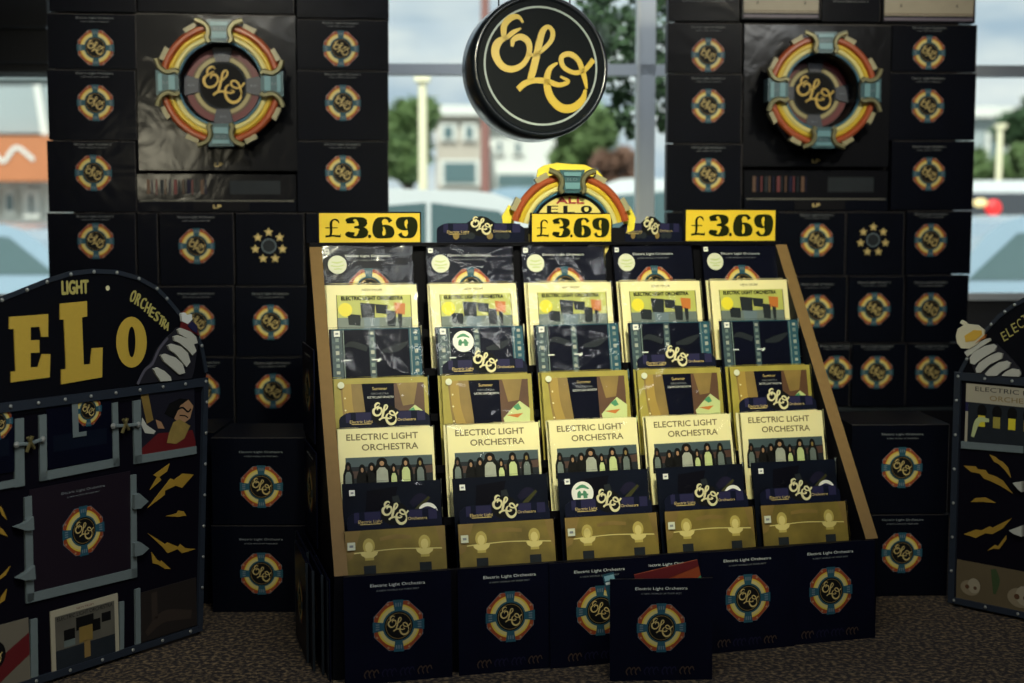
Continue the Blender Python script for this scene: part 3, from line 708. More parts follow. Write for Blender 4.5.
# price signs
def digit(q, ch, x, z, w, h, y, m):
    T = lambda L: [(x+a*w, z+b_*h, t*w*1.05) for a, b_, t in L]
    if ch in '69':
        L1 = [(.86,.78,.20),(.74,.93,.14),(.52,.96,.10),(.30,.82,.34),(.24,.5,.48),(.28,.2,.44),(.52,.045,.12),(.80,.2,.40),(.78,.42,.36),(.54,.585,.10),(.36,.47,.06)]
        if ch == '9': L1 = [(1.04-a, 1-b_, t) for a, b_, t in L1]
        q.ribbon(T(L1), y, m, 6)
    elif ch == '3':
        q.ribbon(T([(.06,.76,.05),(.10,.80,.26),(.30,.92,.16),(.50,.955,.10),(.80,.76,.42),(.66,.56,.16),(.40,.515,.08)]), y, m, 6)
        q.ribbon(T([(.40,.515,.08),(.68,.48,.14),(.82,.26,.46),(.50,.045,.12),(.26,.10,.18),(.08,.22,.24),(.04,.27,.05)]), y, m, 6)
        q.flat([(x+a*w, z+b_*h) for a, b_ in ((.03,.70),(.42,.70),(.42,.80),(.25,.90),(.1,.84))], y, m)
        q.flat([(x+a*w, z+b_*h) for a, b_ in ((.03,.30),(.42,.28),(.42,.16),(.25,.08),(.1,.14))], y, m)
    elif ch == '.': q.disc(x+w*.5, z+h*.08, w*.42, y, m, 16, h*.085)
    elif ch == 'L':   # pound sign
        q.ribbon(T([(.88,.76,.04),(.78,.90,.10),(.58,.95,.07),(.40,.80,.14),(.40,.50,.15),(.38,.22,.13),(.24,.07,.07)]), y, m, 6)
        q.rect(x+.06*w, x+.78*w, z+.50*h, z+.55*h, y, m); q.flat([(x+.06*w,z+.03*h),(x+.5*w,z+.08*h),(x+.96*w,z+.03*h),(x+.97*w,z+.22*h),(x+.9*w,z+.14*h),(x+.5*w,z+.17*h),(x+.06*w,z+.14*h)], y, m)
def price_sign(px0, py0, px1, py1, label):
    a, z1 = TP(px0, py0, -.005); b_, z0 = TP(px1, py1, -.005)
    z0 = RZ1+.004; w = b_-a; h = z1-z0
    o = empty('price_sign', TP.world((a+b_)/2, -.005, z0), (0,0,RA)); tag(o, label, 'price sign', 'yellow price signs on top of the rack')
    q = MB(); q.box(-w/2, w/2, 0, .006, 0, h, sign_y)
    W_ = w; zz = h*.16; hh = h*.70; y = -.0008
    digit(q, 'L', -W_*.45, zz, W_*.165, hh*.94, y, sign_k)
    digit(q, '3', -W_*.243, zz, W_*.213, hh, y, sign_k); digit(q, '.', -W_*.026, zz, W_*.040, hh, y, sign_k)
    digit(q, '6', W_*.025, zz, W_*.210, hh, y, sign_k); digit(q, '9', W_*.257, zz, W_*.208, hh, y, sign_k)
    q.build('price_card', o)
    q = MB(); e = .0045
    q.box(-w/2-e, w/2+e, -.001, .012, h, h+e, ink); q.box(-w/2-e, w/2+e, -.001, .012, -.003, .0015, ink)
    q.box(-w/2-e, -w/2, -.001, .012, 0, h, ink); q.box(w/2, w/2+e, -.001, .012, 0, h, ink); q.build('frame', o)
price_sign(319, 213, 420, 241, 'yellow £3.69 price sign at the left end of the rack top')
price_sign(532, 214, 611, 242, 'yellow £3.69 price sign in the middle, before the arched sign')
price_sign(686, 210, 775, 240, 'yellow £3.69 price sign at the right end of the rack top')

# navy sleeves standing along the foot of the rack
def standing(px_c, py_c, plane, dv, lean, name, label, group, foot=True, z=0.0, yaw=0.0, crate=None, cut=None):
    u, _ = plane(px_c, py_c, dv); s_ = S if group is None else BS
    q = MB(); sleeve_base(q, navy, s_); art_emblem(q, s_, foot=foot)
    o = q.build(name, loc=plane.world(u, dv, z), rot=(-lean, 0, plane.a+yaw)); tag(o, label, 'record sleeve', group); return o
FP = Plane(R0.x, R0.y, RA)
for i, (x, y, dv, nm) in enumerate([(399,623,-.040,'leftmost'),(511,612,-.040,'second from left'),(601,605,-.052,'third from left, half hidden'),(672,600,-.036,'mostly hidden behind front sleeve'),(749,596,-.050,'second from right'),(832,587,-.040,'rightmost')]):
    standing(x, y, FP, dv, math.radians(3), 'record_sleeve', 'navy emblem sleeve along the rack foot, '+nm, 'navy sleeves along the rack foot')
fp = Plane(.298, 3.985, math.radians(3))
standing(661.5, 630, fp, 0, math.radians(2), 'record_sleeve', 'navy emblem sleeve standing alone on the carpet in front of all the others', None)
# bits behind the front sleeve
q = MB(); sleeve_base(q, red, .20); q.flat([(-.1,.0),(.1,.0),(.1,.15),(-.1,.06)], -.0006, green); q.flat([(-.1,.02),(.1,.08),(.1,.12),(-.1,.05)], -.0012, yell); q.flat([(-.1,.15),(.1,.18),(.1,.2),(-.1,.2)], -.0012, dred)
o = q.build('postcard_sleeve', loc=fp.world(.225, .055, .142), rot=(-.03, math.radians(-13), fp.a)); tag(o, 'small red and green card peeking out above the front navy sleeve', 'card')
q = MB(); q.box(-.018,.018,0,.002,0,.34,teal); q.rect(-.014,.016,.318,.334,-.0006,lblue); q.rect(-.014,.016,.306,.314,-.0006,white)
o = q.build('blue_ticket', loc=fp.world(.075, .02, 0), rot=(0,math.radians(-13.5),fp.a)); tag(o, 'small blue and white ticket at the top left corner of the front navy sleeve', 'ticket')

# sleeves lined up against the left flank of the rack
side = RA+PI/2
for i, (v, z, lab) in enumerate([(.50, .0, 'rear lower'), (.17, .0, 'front lower'), (.52, .33, 'rear upper'), (.62, .66, 'topmost')]):
    q = MB(); sleeve_base(q, navy); art_emblem(q)
    p = rk(-.048+.026*z, v, z)
    o = q.build('record_sleeve', loc=p, rot=(0, 0, RA-PI/2)); tag(o, 'navy emblem sleeve seen edge-on against the left flank of the rack, '+lab, 'record sleeve', 'sleeves on the left flank of the rack')
for i, (u, v, zz) in enumerate([(-.078,.32,.36),(-.095,.20,.355),(-.085,.12,.35),(-.062,.08,.345),(-.050,.03,.34)]):
    q = MB(); q.box(-.155,.155, 0,.006, 0,zz-.03, navy); q.box(-.158,-.155,-.001,.007,0,zz-.03, dgray); q.box(.155,.158,-.001,.007,0,zz-.03, dgray)
    emblem(q, 0, .16, .075, -.0005)
    o = q.build('backing_board', loc=rk(u, v+.16, 0), rot=(0,0,RA-PI/2)); tag(o, 'dark board with pale edge leaning at the rack\'s left flank, %s' % ['rearmost','second from the rear','outermost and middle','second from the front','frontmost'][i], 'board', 'boards at the left flank of the rack')

# ------------------------------------------------------------------ towers of record cartons
def carton(plane, rc, em, label, kind='emblem', group='', depth=.30, art=None):
    if plane is RP_: depth = .06
    x0, y0, x1, y1 = rc
    cx, cy = (x0+x1)/2, (y0+y1)/2
    a, b_ = plane(x0, cy)[0], plane(x1, cy)[0]
    z1, z0 = plane(cx, y0)[1], plane(cx, y1)[1]
    a += .002; b_ -= .002; z1 -= .0003; z0 += .0003
    q = MB(); c = (a+b_)/2; w = b_-a; h = z1-z0
    jit = random.uniform(0, .012)
    q.box(-w/2, w/2, 0, depth, 0, h, navyc)
    q.box(-w/2, w/2, -.0006, 0, h-.0022, h-.0004, M('worn carton edge', (.055,.048,.045), .6))
    q.box(w/2-.0022, w/2-.0004, -.0006, 0, 0, h, MATS['worn carton edge'])
    if em:
        eu, ez = plane(*em)
        if kind == 'emblem':
            emblem(q, eu-c, ez-z0, .079, 0)
            if ez+.16 < z1+.02 or ez-z0 < h*.62:
                q.text(TITLE, eu-c, min(ez-z0+.125, h-.014), .155, .0075, -.0006, dimtxt); q.text('A NEW WORLD OF THEIR BEST', eu-c, min(ez-z0+.109, h-.028), .12, .004, -.0006, dimtxt)
        elif kind == 'stars':
            for k in range(7):
                t = 2*PI*k/7; px_, pz_ = eu-c+.060*sin(t), ez-z0+.060*cos(t)
                q.flat([(px_+(.021 if j % 2 == 0 else .009)*sin(j*PI/5), pz_+(.021 if j % 2 == 0 else .009)*cos(j*PI/5)) for j in range(10)], -.0006, gold)
            q.disc(eu-c, ez-z0, .032, -.0006, silver); q.disc(eu-c, ez-z0, .028, -.0012, dgray)
    if kind == 'cream':
        q.rect(-w/2+.01, w/2-.01, .03, h, -.0008, M('aged card print', (.36,.32,.24), .5, noise=.2, nscale=20)); q.rect(-w/2+.01, w/2-.01, .008, .022, -.0008, M('mauve stripe', (.11,.09,.13), .5)); q.rect(-w/2+.01,w/2-.01,.036,.040,-.0012,brn)
        q.ball((-w*.3,0,.075), .018, dgray, sc=(1,.05,1)); q.ball((w*.3,0,.075), .018, dgray, sc=(1,.05,1))
    if kind == 'plain':
        q.text(TITLE, 0, h*.25, min(.2,w*.6), .006, -.0006, dimtxt)
    o = q.build('record_carton', loc=plane.world(c, -jit, z0), rot=(0,0,plane.a)); tag(o, label, 'record carton', group)
    return o
RP_ = None
LP_ = Plane(-1.15, 5.85, math.radians(6)); LG = 'cartons in the left tower'
L = 'navy emblem carton in the left tower, '
for rc, em, kind, lab in [
 ((48,-70,136,12), None, 'plain', 'plain dark carton at the top left corner of the left tower'),
 ((137,-70,294,13), None, 'plain', 'wide plain dark carton above the left tower\'s big ring emblem'),
 ((296,-70,389,18), None, 'plain', 'plain dark carton at the top right corner of the left tower'),
 ((48,14,137,69), (96,48), 'emblem', L+'left edge, first below the top'),
 ((48,70,137,140), (96,103), 'emblem', L+'left edge, second below the top'),
 ((48,141,137,212), (94,173), 'emblem', L+'left edge, third below the top'),
 ((48,213,137,284), (96,241), 'emblem', L+'left edge, fourth below the top'),
 ((297,20,389,70), (341,49), 'emblem', L+'right edge, first below the top'),
 ((297,71,389,140), (343,103), 'emblem', L+'right edge, second below the top'),
 ((297,141,389,212), (343,173), 'emblem', L+'right edge, third below the top'),
 ((138,213,159,285), None, 'x', 'narrow dark carton end wedged between two emblem cartons, left tower'),
 ((160,213,235,285), (197,246), 'emblem', L+'below the flat strips, left of the gold stars'),
 ((236,213,305,285), (269,246), 'stars', 'navy carton with a ring of gold stars in the left tower'),
 ((306,213,389,285), None, 'x', 'plain dark carton behind the left price sign, left tower'),
 ((86,286,159,357), None, 'x', 'dark carton mostly hidden behind the left arched header'),
 ((160,286,235,356), (197,322), 'emblem', L+'beside the left arched header\'s white arm'),
 ((236,286,310,356), (271,322), 'emblem', L+'directly below the gold stars carton'),
 ((160,357,235,428), (202,391), 'emblem', L+'half hidden by the left display'),
 ((236,357,311,428), (273,391), 'emblem', L+'lowest beside the rack\'s kraft edge'),
]: carton(LP_, rc, em, lab, kind, LG)
RP_ = Plane(1.35, 6.22, math.radians(3.5)); RG = 'cartons in the right tower'
L = 'navy emblem carton in the right tower, '
for rc, em, kind, lab in [
 ((668,-60,740,21), None, 'plain', 'plain dark carton at the top left corner of the right tower'),
 ((741,-60,821,20), None, 'cream', 'cream-printed carton above the right tower\'s ring emblem'),
 ((822,-60,881,22), None, 'plain', 'plain dark carton between the two cream-printed cartons'),
 ((882,-60,976,23), None, 'cream', 'cream-printed carton at the top right corner of the right tower'),
 ((667,23,742,73), (708,55), 'emblem', L+'left edge, first below the top'),
 ((667,74,742,143), (708,106), 'emblem', L+'left edge, second below the top'),
 ((666,144,742,211), (708,175), 'emblem', L+'left edge, third below the top'),
 ((891,25,976,72), (928,53), 'emblem', L+'right edge, first below the top'),
 ((889,73,975,140), (927,106), 'emblem', L+'right edge, second below the top'),
 ((890,141,973,210), (928,174), 'emblem', L+'right edge, third below the top'),
 ((666,212,775,275), None, 'x', 'plain dark carton behind the right price sign, right tower'),
 ((776,212,845,275), (816,240), 'emblem', L+'left of the gold stars, above the rack edge'),
 ((846,212,904,275), (873,240), 'stars', 'navy carton with a ring of gold stars in the right tower'),
 ((905,211,971,274), (930,240), 'emblem', L+'right of the gold stars carton'),
 ((776,276,847,342), (817,311), 'emblem', L+'partly behind the rack\'s right kraft edge'),
 ((848,276,904,342), (874,309), 'emblem', L+'directly below the gold stars carton'),
 ((905,275,968,342), (930,309), 'emblem', L+'right edge, fifth below the top'),
 ((790,343,850,406), (836,372), 'emblem', L+'lowest row, mostly behind the rack'),
 ((851,343,905,406), (876,372), 'emblem', L+'lowest row, middle one in view'),
 ((906,343,966,406), (931,372), 'emblem', L+'lowest row, at the right edge'),
]: carton(RP_, rc, em, lab, kind, RG)
# plinths
def plinth(plane, x0, x1, ytop, label, v0=.01, v1=.4):
    a = plane(x0, ytop)[0]; b_, z = plane(x1, ytop); q = MB()
    q.box(a, b_, v0, v1, 0, z, black); q.box(a-.006, b_+.006, v0-.006, v1+.006, z-.02, z-.001, dgray)
    tag(q.build('plinth', loc=plane.o, rot=(0,0,plane.a)), label, 'plinth')
plinth(LP_, 48, 389, 428, 'low black plinth under the left carton tower')
plinth(RP_, 667, 966, 406, 'low black plinth under the right carton tower')
for P_, x0, x1, yb, dp, lab in ((LP_, 50, 387, 428, .31, 'left'), (RP_, 669, 966, 406, .07, 'right')):
    a = P_(x0, 200)[0]; b_ = P_(x1, 200)[0]; z0 = P_((x0+x1)/2, yb)[1]; q = MB(); q.box(a+.03, b_-.03, dp, dp+.012, z0+.004, 2.55, black)  # board added to stop window light showing through the carton gaps
    tag(q.build('gap_light_blocker', loc=P_.o, rot=(0,0,P_.a)), 'added thin black board blocking window light behind the cartons of the %s tower' % lab, 'light-blocking board')
# large square boards with the ring relief
def ring(parent, cx, cz, R, front=-.11, inner=True, disc_fn=None, half=None, drum=True):
    """half: None for the full ring"""
    quads = range(4) if not half else (0, 3)
    for q_ in quads:
        mb = MB()
        for r0, tr, m in ((.905,.062,M('red gloss tube',(.36,.075,.022),.3,coat=.5)), (.805,.045,M('gold gloss tube',(.60,.42,.03),.3,coat=.5)), (.730,.045,M('cream gloss tube',(.66,.60,.24),.3,coat=.5)), (.665,.022,M('blue gloss tube',(.04,.13,.20),.3,coat=.5))):
            pts = []
            for i in range(13):
                a = math.radians(90*q_+13+64*i/12); pts.append((cx+R*r0*sin(a), front, cz+R*r0*cos(a)))
            mb.tube(pts, tr*R, m, 10)
        for side_ in (28, 62):
            a0 = math.radians(90*q_+side_-6); a1 = math.radians(90*q_+side_+6)
            mb.prism([(cx+R*r_*sin(a_), cz+R*r_*cos(a_)) for r_, a_ in ((.94,a0),(1.03,a0),(1.04,a1),(.94,a1))], front-.01, front+.03, M('antique cream casting',(.32,.29,.16),.4))
        mb.build('color_arc', parent, shade=False)
    for q_ in (range(4) if not half else (0,)):
        a = PI/2*q_
        T = lambda p, w: (cx+R*(p*sin(a)+w*cos(a)), cz+R*(p*cos(a)-w*sin(a)))
        mb = MB()
        mb.prism([T(.64,-.15),T(1.0,-.20),T(1.0,.20),T(.64,.15)], front-.035, front+.04, M('blue casting',(.035,.10,.12),.3,coat=.6))
        mb.prism([T(.70,-.11),T(.80,-.12),T(.80,.12),T(.70,.11)], front-.042, front-.035, M('pale blue glint',(.16,.32,.36),.25,coat=.6))
        mb.prism([T(.90,-.13),T(.96,-.14),T(.96,.14),T(.90,.13)], front-.042, front-.035, MATS['pale blue glint'])
        mb.text('ELO', T(.85,0)[0], T(.85,0)[1], .16*R, .045*R, front-.036, silver)
        cl = M('bronze clamp',(.17,.16,.08),.35,metal=.4)
        for s_ in (-1, 1):
            pts = [(T(p, w*s_)[0], front-.038, T(p, w*s_)[1]) for p, w in smooth([(.64,.15),(.70,.19),(.78,.165),(.86,.175),(.93,.23),(.965,.30),(.985,.37)], 3)]
            mb.tube(pts, [.045*R]*len(pts), cl, 6)
        mb.build('corner_block', parent)
    if drum:
        mb = MB(); N = 40; r = .63*R
        vs = [(cx+r*sin(2*PI*i/N), y, cz+r*cos(2*PI*i/N)) for y in (front+.01, -.0005) for i in range(N)]
        mb.add(vs, [(i,(i+1)%N,N+(i+1)%N,N+i) for i in range(N)], black); mb.build('drum', parent)
    if inner:
        mb = MB(); d = .0006; e = .56
        mb.prism(circ(cx, cz, .61*R, 40), -.02, 0, ink)
        for q_ in range(4):
            a0 = 90*q_+16; a1 = 90*q_+74
            mb.band(cx, cz, .49*R, .60*R, a0, a1, -.02-d, dred, 10); mb.band(cx, cz, .46*R, .50*R, a0, a1, -.02-2*d, brn, 10); mb.band(cx, cz, .40*R, .465*R, a0, a1, -.02-3*d, M('muted cream ink',(.36,.31,.13),.5), 10)
            a = PI/2*q_; T = lambda p, w: (cx+R*(p*sin(a)+w*cos(a)), cz+R*(p*cos(a)-w*sin(a)))
            mb.prism([T(.38,-.11),T(.61,-.16),T(.61,.16),T(.38,.11)], -.032, -.02, M('slate block',(.035,.042,.060),.4))
            mb.text('ELO', T(.5,0)[0], T(.5,0)[1], .1*R, .03*R, -.0328, silver)
        mb.band(cx, cz, .36*R, .39*R, 0, 360, -.0225, dgray, 40); mb.build('inner_disc', parent)
        mb = MB(); script(mb, cx, cz, .37*R, -.026, M('bright gold letters',(.66,.44,.07),.4), .85, 5, thick=.004); mb.build('monogram', parent)
def big_panel(plane, rc, em, rpx, label, front):
    x0, y0, x1, y1 = rc; cx, cy = (x0+x1)/2, (y0+y1)/2
    a, b_ = plane(x0,cy)[0]+.002, plane(x1,cy)[0]-.002; z1, z0 = plane(cx,y0)[1]-.002, plane(cx,y1)[1]+.002
    r = empty('ring_emblem_board', plane.world((a+b_)/2, -.006, z0), (0,0,plane.a)); tag(r, label, 'display board', 'ring emblem boards')
    w, h = b_-a, z1-z0; q = MB(); q.box(-w/2, w/2, 0, .062, 0, h, M('laminated black board',(.003,.0035,.006),.5,coat=.6,wrap=.12,spec=.06)); q.box(-w/2,w/2,-.001,0,h-.004,h,MATS['worn carton edge'])
    q.btext('LP', 0, .026, .034, .015, -.0012, gold, .0012); q.build('board', r)
    eu, ez = plane(em[0], em[1], front); R = plane(em[0]+rpx, em[1], front)[0]-eu
    ring(r, eu-(a+b_)/2, ez-z0, R, front)
big_panel(LP_, (137,14,297,171), (221,84), 63, 'big black board with rainbow ring emblem on the left tower', -.10)
big_panel(RP_, (743,24,890,167), (822,91), 56, 'big black board with rainbow ring emblem on the right tower', -.15)
def strips(plane, rc, label, grp):
    x0, y0, x1, y1 = rc; cx = (x0+x1)/2
    a, b_ = plane(x0,(y0+y1)/2)[0]+.003, plane(x1,(y0+y1)/2)[0]-.003; z1, z0 = plane(cx,y0)[1], plane(cx,y1)[1]; h = z1-z0
    q = MB(); w = b_-a; q.box(-w/2, w/2, 0, .06, 0, h*.30, navyc); o = q
    q.box(-w/2+.01, w/2-.01, -.001, 0, h*.27, h*.30, M('pale strip edge',(.12,.12,.10),.4)); q.btext('LP', 0, h*.14, .034, .014, -.0040, gold, .0012)
    q.box(-w*.15, w*.2, -.003, 0, h*.03, h*.26, black)
    tag(q.build('flat_carton', loc=plane.world((a+b_)/2, -.012, z0), rot=(0,0,plane.a)), label+', lower one marked LP', 'record carton', grp)
    q = MB(); q.box(-w/2, w/2, 0, .06, 0, h*.66, M('laminated black board',(0,0,0)))
    for k in range(14): 
        xx = -w/2+.04+k*w*.028; q.rect(xx, xx+.006+.008*(k%3 == 0), h*.15, h*.52, -.0006, [brn, purp, dred, dgray][k % 4])
    q.rect(w*.08, w*.40, h*.15, h*.5, -.0006, dgray)
    tag(q.build('flat_carton', loc=plane.world((a+b_)/2, -.006, z0+h*.305), rot=(0,0,plane.a)), label+', upper one with faint coloured spines', 'record carton', grp)
strips(LP_, (137,173,297,212), 'glossy flat carton under the left ring emblem board', 'flat cartons under the left ring board')
strips(RP_, (743,169,888,211), 'glossy flat carton under the right ring emblem board', 'flat cartons under the right ring board')

# lower stacks close to the floor
def lowstack(plane, cells, grp, side_):
    for k, (rc, em, lab) in enumerate(cells): carton(plane, rc, em, lab, 'emblem', grp, .34)
LB = Plane(-1.0, 4.72, math.radians(0)); 
lowstack(LB, [((212,437,309,524),(262,486),'navy emblem carton, upper of two standing left of the rack'),((212,525,309,612),(262,573),'navy emblem carton on the carpet, lower of two left of the rack')], 'low cartons left of the rack', 0)
RBk = Plane(1.5, 4.93, math.radians(2))
lowstack(RBk, [((850,424,948,513),(901,467),'navy emblem carton, upper of two standing right of the rack'),((850,514,948,596),(901,552),'navy emblem carton on the carpet, lower of two right of the rack')], 'low cartons right of the rack', 0)
q = MB(); a, z = LB(120, 437); b_ = LB(208, 437)[0]; q.box(a, b_, 0, .34, 0, z, navyc); q.box(a,b_,-.001,0,z*.5-.002,z*.5,dgray)
tag(q.build('record_carton', loc=LB.world(0,.1,0)), 'dark carton column hidden behind the left display', 'record carton')

# ------------------------------------------------------------------ arched ALL ELO sign behind the rack
AP = Plane(rk(0,.92,0).x, rk(0,.92,0).y, RA*.5)
eu, ez = AP(570, 234); R = AP(632, 234)[0]-eu
r = empty('arched_sign', AP.world(eu, 0, 0), (0,0,AP.a)); tag(r, 'half-round rainbow sign reading ALL ELO on yellow card behind the rack', 'sign')
ring(r, 0, ez, R, front=-.008, inner=False, half=True, drum=False)
q = MB()
q.prism(circ(0, ez, .66*R, 40), 0, .01, M('yellow sign card',(.72,.60,.16),.5)); q.band(0, ez, .60*R, .68*R, -90, 90, -.001, ink, 24)
q.btext('ALL', 0, ez+.53*R, .44*R, .10*R, -.0015, M('deep red letters',(.30,.015,.012),.5), .0018)
for ch, x in (('E',-.28),('L',-.02),('O',.26)):
    for dx in (-.004, -.002, 0, .002, .004): q.text(ch, x*R+dx, ez+.39*R, .15*R, .115*R, -.0015-dx*.01, ink)
q.build('center_card', r)
q = MB(); ym = M('bright yellow card',(.80,.66,.03),.5)
q.prism([(x*R, ez+z*R) for x, z in [(-.52,.90),(-.50,1.02),(-.40,1.08),(-.20,1.12),(.0,1.10),(.25,1.09),(.45,1.0),(.58,.86),(.54,.78),(.3,.8),(-.3,.8)]], .02, .03, ym)
q.prism([(x*R, ez+z*R) for x, z in [(-1.05,.06),(-1.07,.28),(-.96,.46),(-.86,.36),(-.9,.0)]], .02, .03, ym); q.prism([(x*R, ez+z*R) for x, z in [(1.05,.06),(1.08,.26),(.98,.44),(.86,.36),(.9,.0)]], .02, .03, ym)
q.build('backing_card', r)
q = MB(); q.prism([(-.03,0),(.03,0),(.02,ez-.5*R),(-.02,ez-.5*R)], .012, .03, black); q.box(-.12,.12,.0,.16,0,.012,black); q.box(-R*.9,R*.9,.012,.02,ez-.3*R,ez+.1*R,black); q.build('stand', r)

# ------------------------------------------------------------------ round hanging sign
hc = atY(541, 66, 5.05)
hs = empty('round_hanging_sign', hc, (math.radians(-3), 0, math.radians(16))); tag(hs, 'thick round black sign with yellow ELO script hanging before the window', 'sign')
HR = 64/FPX*5.05; RO = 71/FPX*5.05
q = MB(); N = 72
prof = [(0,.16),(RO*.97,.16),(RO,.14),(RO,.02),(RO*.985,.0),(RO*.95,-.012),(RO*.915,-.006),(RO*.90,.004),(0,.004)]
vs = [(r_*sin(2*PI*i/N), y, r_*cos(2*PI*i/N)) for r_, y in prof for i in range(N)]
q.add(vs, [(k*N+i, k*N+(i+1)%N, (k+1)*N+(i+1)%N, (k+1)*N+i) for k in range(len(prof)-1) for i in range(N)], M('black gloss casing',(.008,.011,.016),.28,coat=.6)); q.build('casing', hs, shade=True)
q = MB(); q.prism(circ(0,0,RO*.905,72), -.001, .01, M('matt black face',(.004,.006,.008),.5,spec=.12)); q.band(0,0,HR*.885,HR*.915,0,360,-.002,M('pale ring line',(.42,.48,.46),.5),72); q.build('face', hs)
q = MB(); script(q, 0, 0, HR*.90, -.006, M('yellow enamel letters',(.66,.45,.03),.4,coat=.3), 1.0, 8, thick=.005); q.build('monogram', hs)
q = MB()
for x in (-.14, .14): q.tube([(x,.07,RO*.8),(x,.07,3.29-hc.z)], .003, black, 6)
q.build('hanger', hs)

# ------------------------------------------------------------------ arched-header displays left and right
def riv(q, pts, y, r=.006):
    for x, z in pts: q.ball((x, y, z), r, rivet, 8, 4, (1,.6,1))
def strip(q, P, a, b_, t, y0, y1, m):
    """bar between two local points, thickness t, in the x-z plane"""
    dx, dz = b_[0]-a[0], b_[1]-a[1]; L = math.hypot(dx, dz); nx, nz_ = -dz/L*t/2, dx/L*t/2
    q.prism([(a[0]+nx,a[1]+nz_),(b_[0]+nx,b_[1]+nz_),(b_[0]-nx,b_[1]-nz_),(a[0]-nx,a[1]-nz_)], y0, y1, m)
ang = math.atan2(.486, .343)
DL = Plane(-1.063, 4.456, ang)
def g(L): return DL.pts(L)
dl = empty('cardboard_display', DL.o, (0,0,DL.a)); tag(dl, 'dark display with arched ochre ELO header and grey pocket frames on the left', 'cardboard display', 'arched header displays')
ztop = DL(205, 378)[1]
uT = DL(206,378)[0]
q = MB(); q.prism([(-1.25,.02),(0,.02),(uT-.004,ztop),(-1.25,ztop)], .0, .28, M('display purple black',(.0035,.003,.007),.5,spec=.12)); q.box(-1.25,0,.02,.26,0,.02,black); q.build('cabinet', dl)
peak = DL(92, 271)
right = [DL(*p) for p in [(205,372),(200,345),(185,322),(165,298),(155,288),(137,278),(115,272)]]
rightn = [(p[0], p[1]) for p in right]
arch = rightn+[DL(*p) for p in [(92,271),(69,273.5),(45,281),(25,289),(0,299),(-22,312),(-45,335),(-62,370)]]
q = MB(); q.prism([(arch[0][0], ztop-.04)]+arch+[(arch[-1][0], ztop-.04)], -.004, .012, M('header black',(.003,.0035,.006),.5,spec=.12)); hd = q.build('header', dl)
q = MB()
for i in range(len(arch)-1): strip(q, None, arch[i], arch[i+1], .014, -.008, -.004, edge)
sm = smooth(arch, 2); riv(q, [(x, z-.002) for x, z in sm[2:-2:2]], -.010, .0062); q.build('header_edging', hd)
_z = lambda L, ox=0, oy=262, s_=4.555: [DL(ox+x/s_, oy+y/s_, -.006) for x, y in L]
q = MB(); q.prism(_z([(40,250),(218,237),(218,340),(187,341),(180,295),(138,297),(138,357),(178,355),(178,412),(138,414),(138,480),(172,478),(190,420),(228,420),(225,525),(48,548),(48,500),(70,497),(62,305),(40,305)]), -.008, -.004, elogold); q.build('letter', hd)
q = MB(); q.prism(_z([(272,190),(395,178),(395,248),(372,252),(380,468),(410,465),(418,393),(466,390),(464,525),(278,557),(278,490),(300,487),(290,262),(272,262)]), -.008, -.004, elogold); q.build('letter', hd)
o_, i_ = _z([(597+70*sin(2*PI*k/28), 365-116*cos(2*PI*k/28)) for k in range(29)]), _z([(598+17*sin(2*PI*k/28), 364-70*cos(2*PI*k/28)) for k in range(29)])
q = MB(); q.add([(x,-.008,z) for x,z in o_]+[(x,-.008,z) for x,z in i_], [(k,k+1,30+k,29+k) for k in range(28)], elogold); q.build('letter', hd)
q = MB()
c = DL(74, 287); q.btext('LIGHT', c[0], c[1], .095, .040, -.006, M('pale ochre small letters',(.46,.40,.11),.6), .0022)
q.build('lettering', hd); q = MB()
# arched right-hand word, letter by letter
arcp = smooth([DL(*p) for p in [(132,296),(142,303),(151,312),(160,320),(166,326)]], 4)
word = 'ORCHESTRA'
for i, ch in enumerate(word):
    k = i*(len(arcp)-1)/(len(word)-1); a = arcp[int(k)]; b_ = arcp[min(int(k)+1, len(arcp)-1)]; f = k-int(k)
    x, z = a[0]+(b_[0]-a[0])*f, a[1]+(b_[1]-a[1])*f
    q.btext(ch, x, z, .017, .038-.0015*i, -.006, MATS['pale ochre small letters'], .0022) if 0 else [q.text(ch, x+b3, z, .017, .040-.0015*i, -.006-b3*.01, MATS['pale ochre small letters'], ang=-.45) for b3 in (-.002, 0, .002)]
q.build('lettering', hd); q = MB(); x, z = DL(106.5, 288); q.disc(x, z, .008, -.006, cream); q.build('screw_head', hd)
# pale segmented arm cut-out
def arm(plane, parent, segs, tipf, flip=1):
    q = MB()
    for pts in segs: 
        pp = [plane(*p, -.012) for p in pts]; q.prism([(x,z) for x,z,*_ in pp], -.016, -.010, bone)
    q.build('segment', parent)
ar = []
def z1(L): return [(x/4.555, 262+y/4.555) for x, y in L]
seg = [z1([(693,487),(712,480),(745,496),(772,522),(776,540),(728,544),(708,515)]),
       z1([(727,425),(750,418),(795,435),(828,465),(838,505),(812,512),(775,480),(742,452)]),
       z1([(760,380),(778,372),(820,385),(850,412),(862,455),(845,478),(822,450),(795,418),(768,400)]),
       z1([(786,340),(805,333),(850,348),(878,375),(890,405),(872,425),(848,398),(815,370),(790,358)]),
       z1([(804,308),(820,300),(862,315),(888,340),(896,368),(878,375),(845,345),(812,328)])]
q = MB(); am = [DL(*p, -.006) for p in z1([(620,556),(660,490),(690,450),(715,395),(755,345),(790,315),(800,300),(850,290),(905,330),(892,420),(880,500),(870,530)])]
q.prism(am, -.010, -.0045, M('arm backing',(.012,.012,.018),.5)); abk = q.build('arm_cutout', dl)
for s_ in seg:
    q = MB(); q.prism([DL(*p, -.012) for p in s_], -.018, -.010, bone); q.build('segment', abk)
q = MB(); q.prism([DL(*p,-.012) for p in z1([(820,300),(825,270),(850,262),(890,295),(905,335),(870,320)])], -.018, -.010, dred)
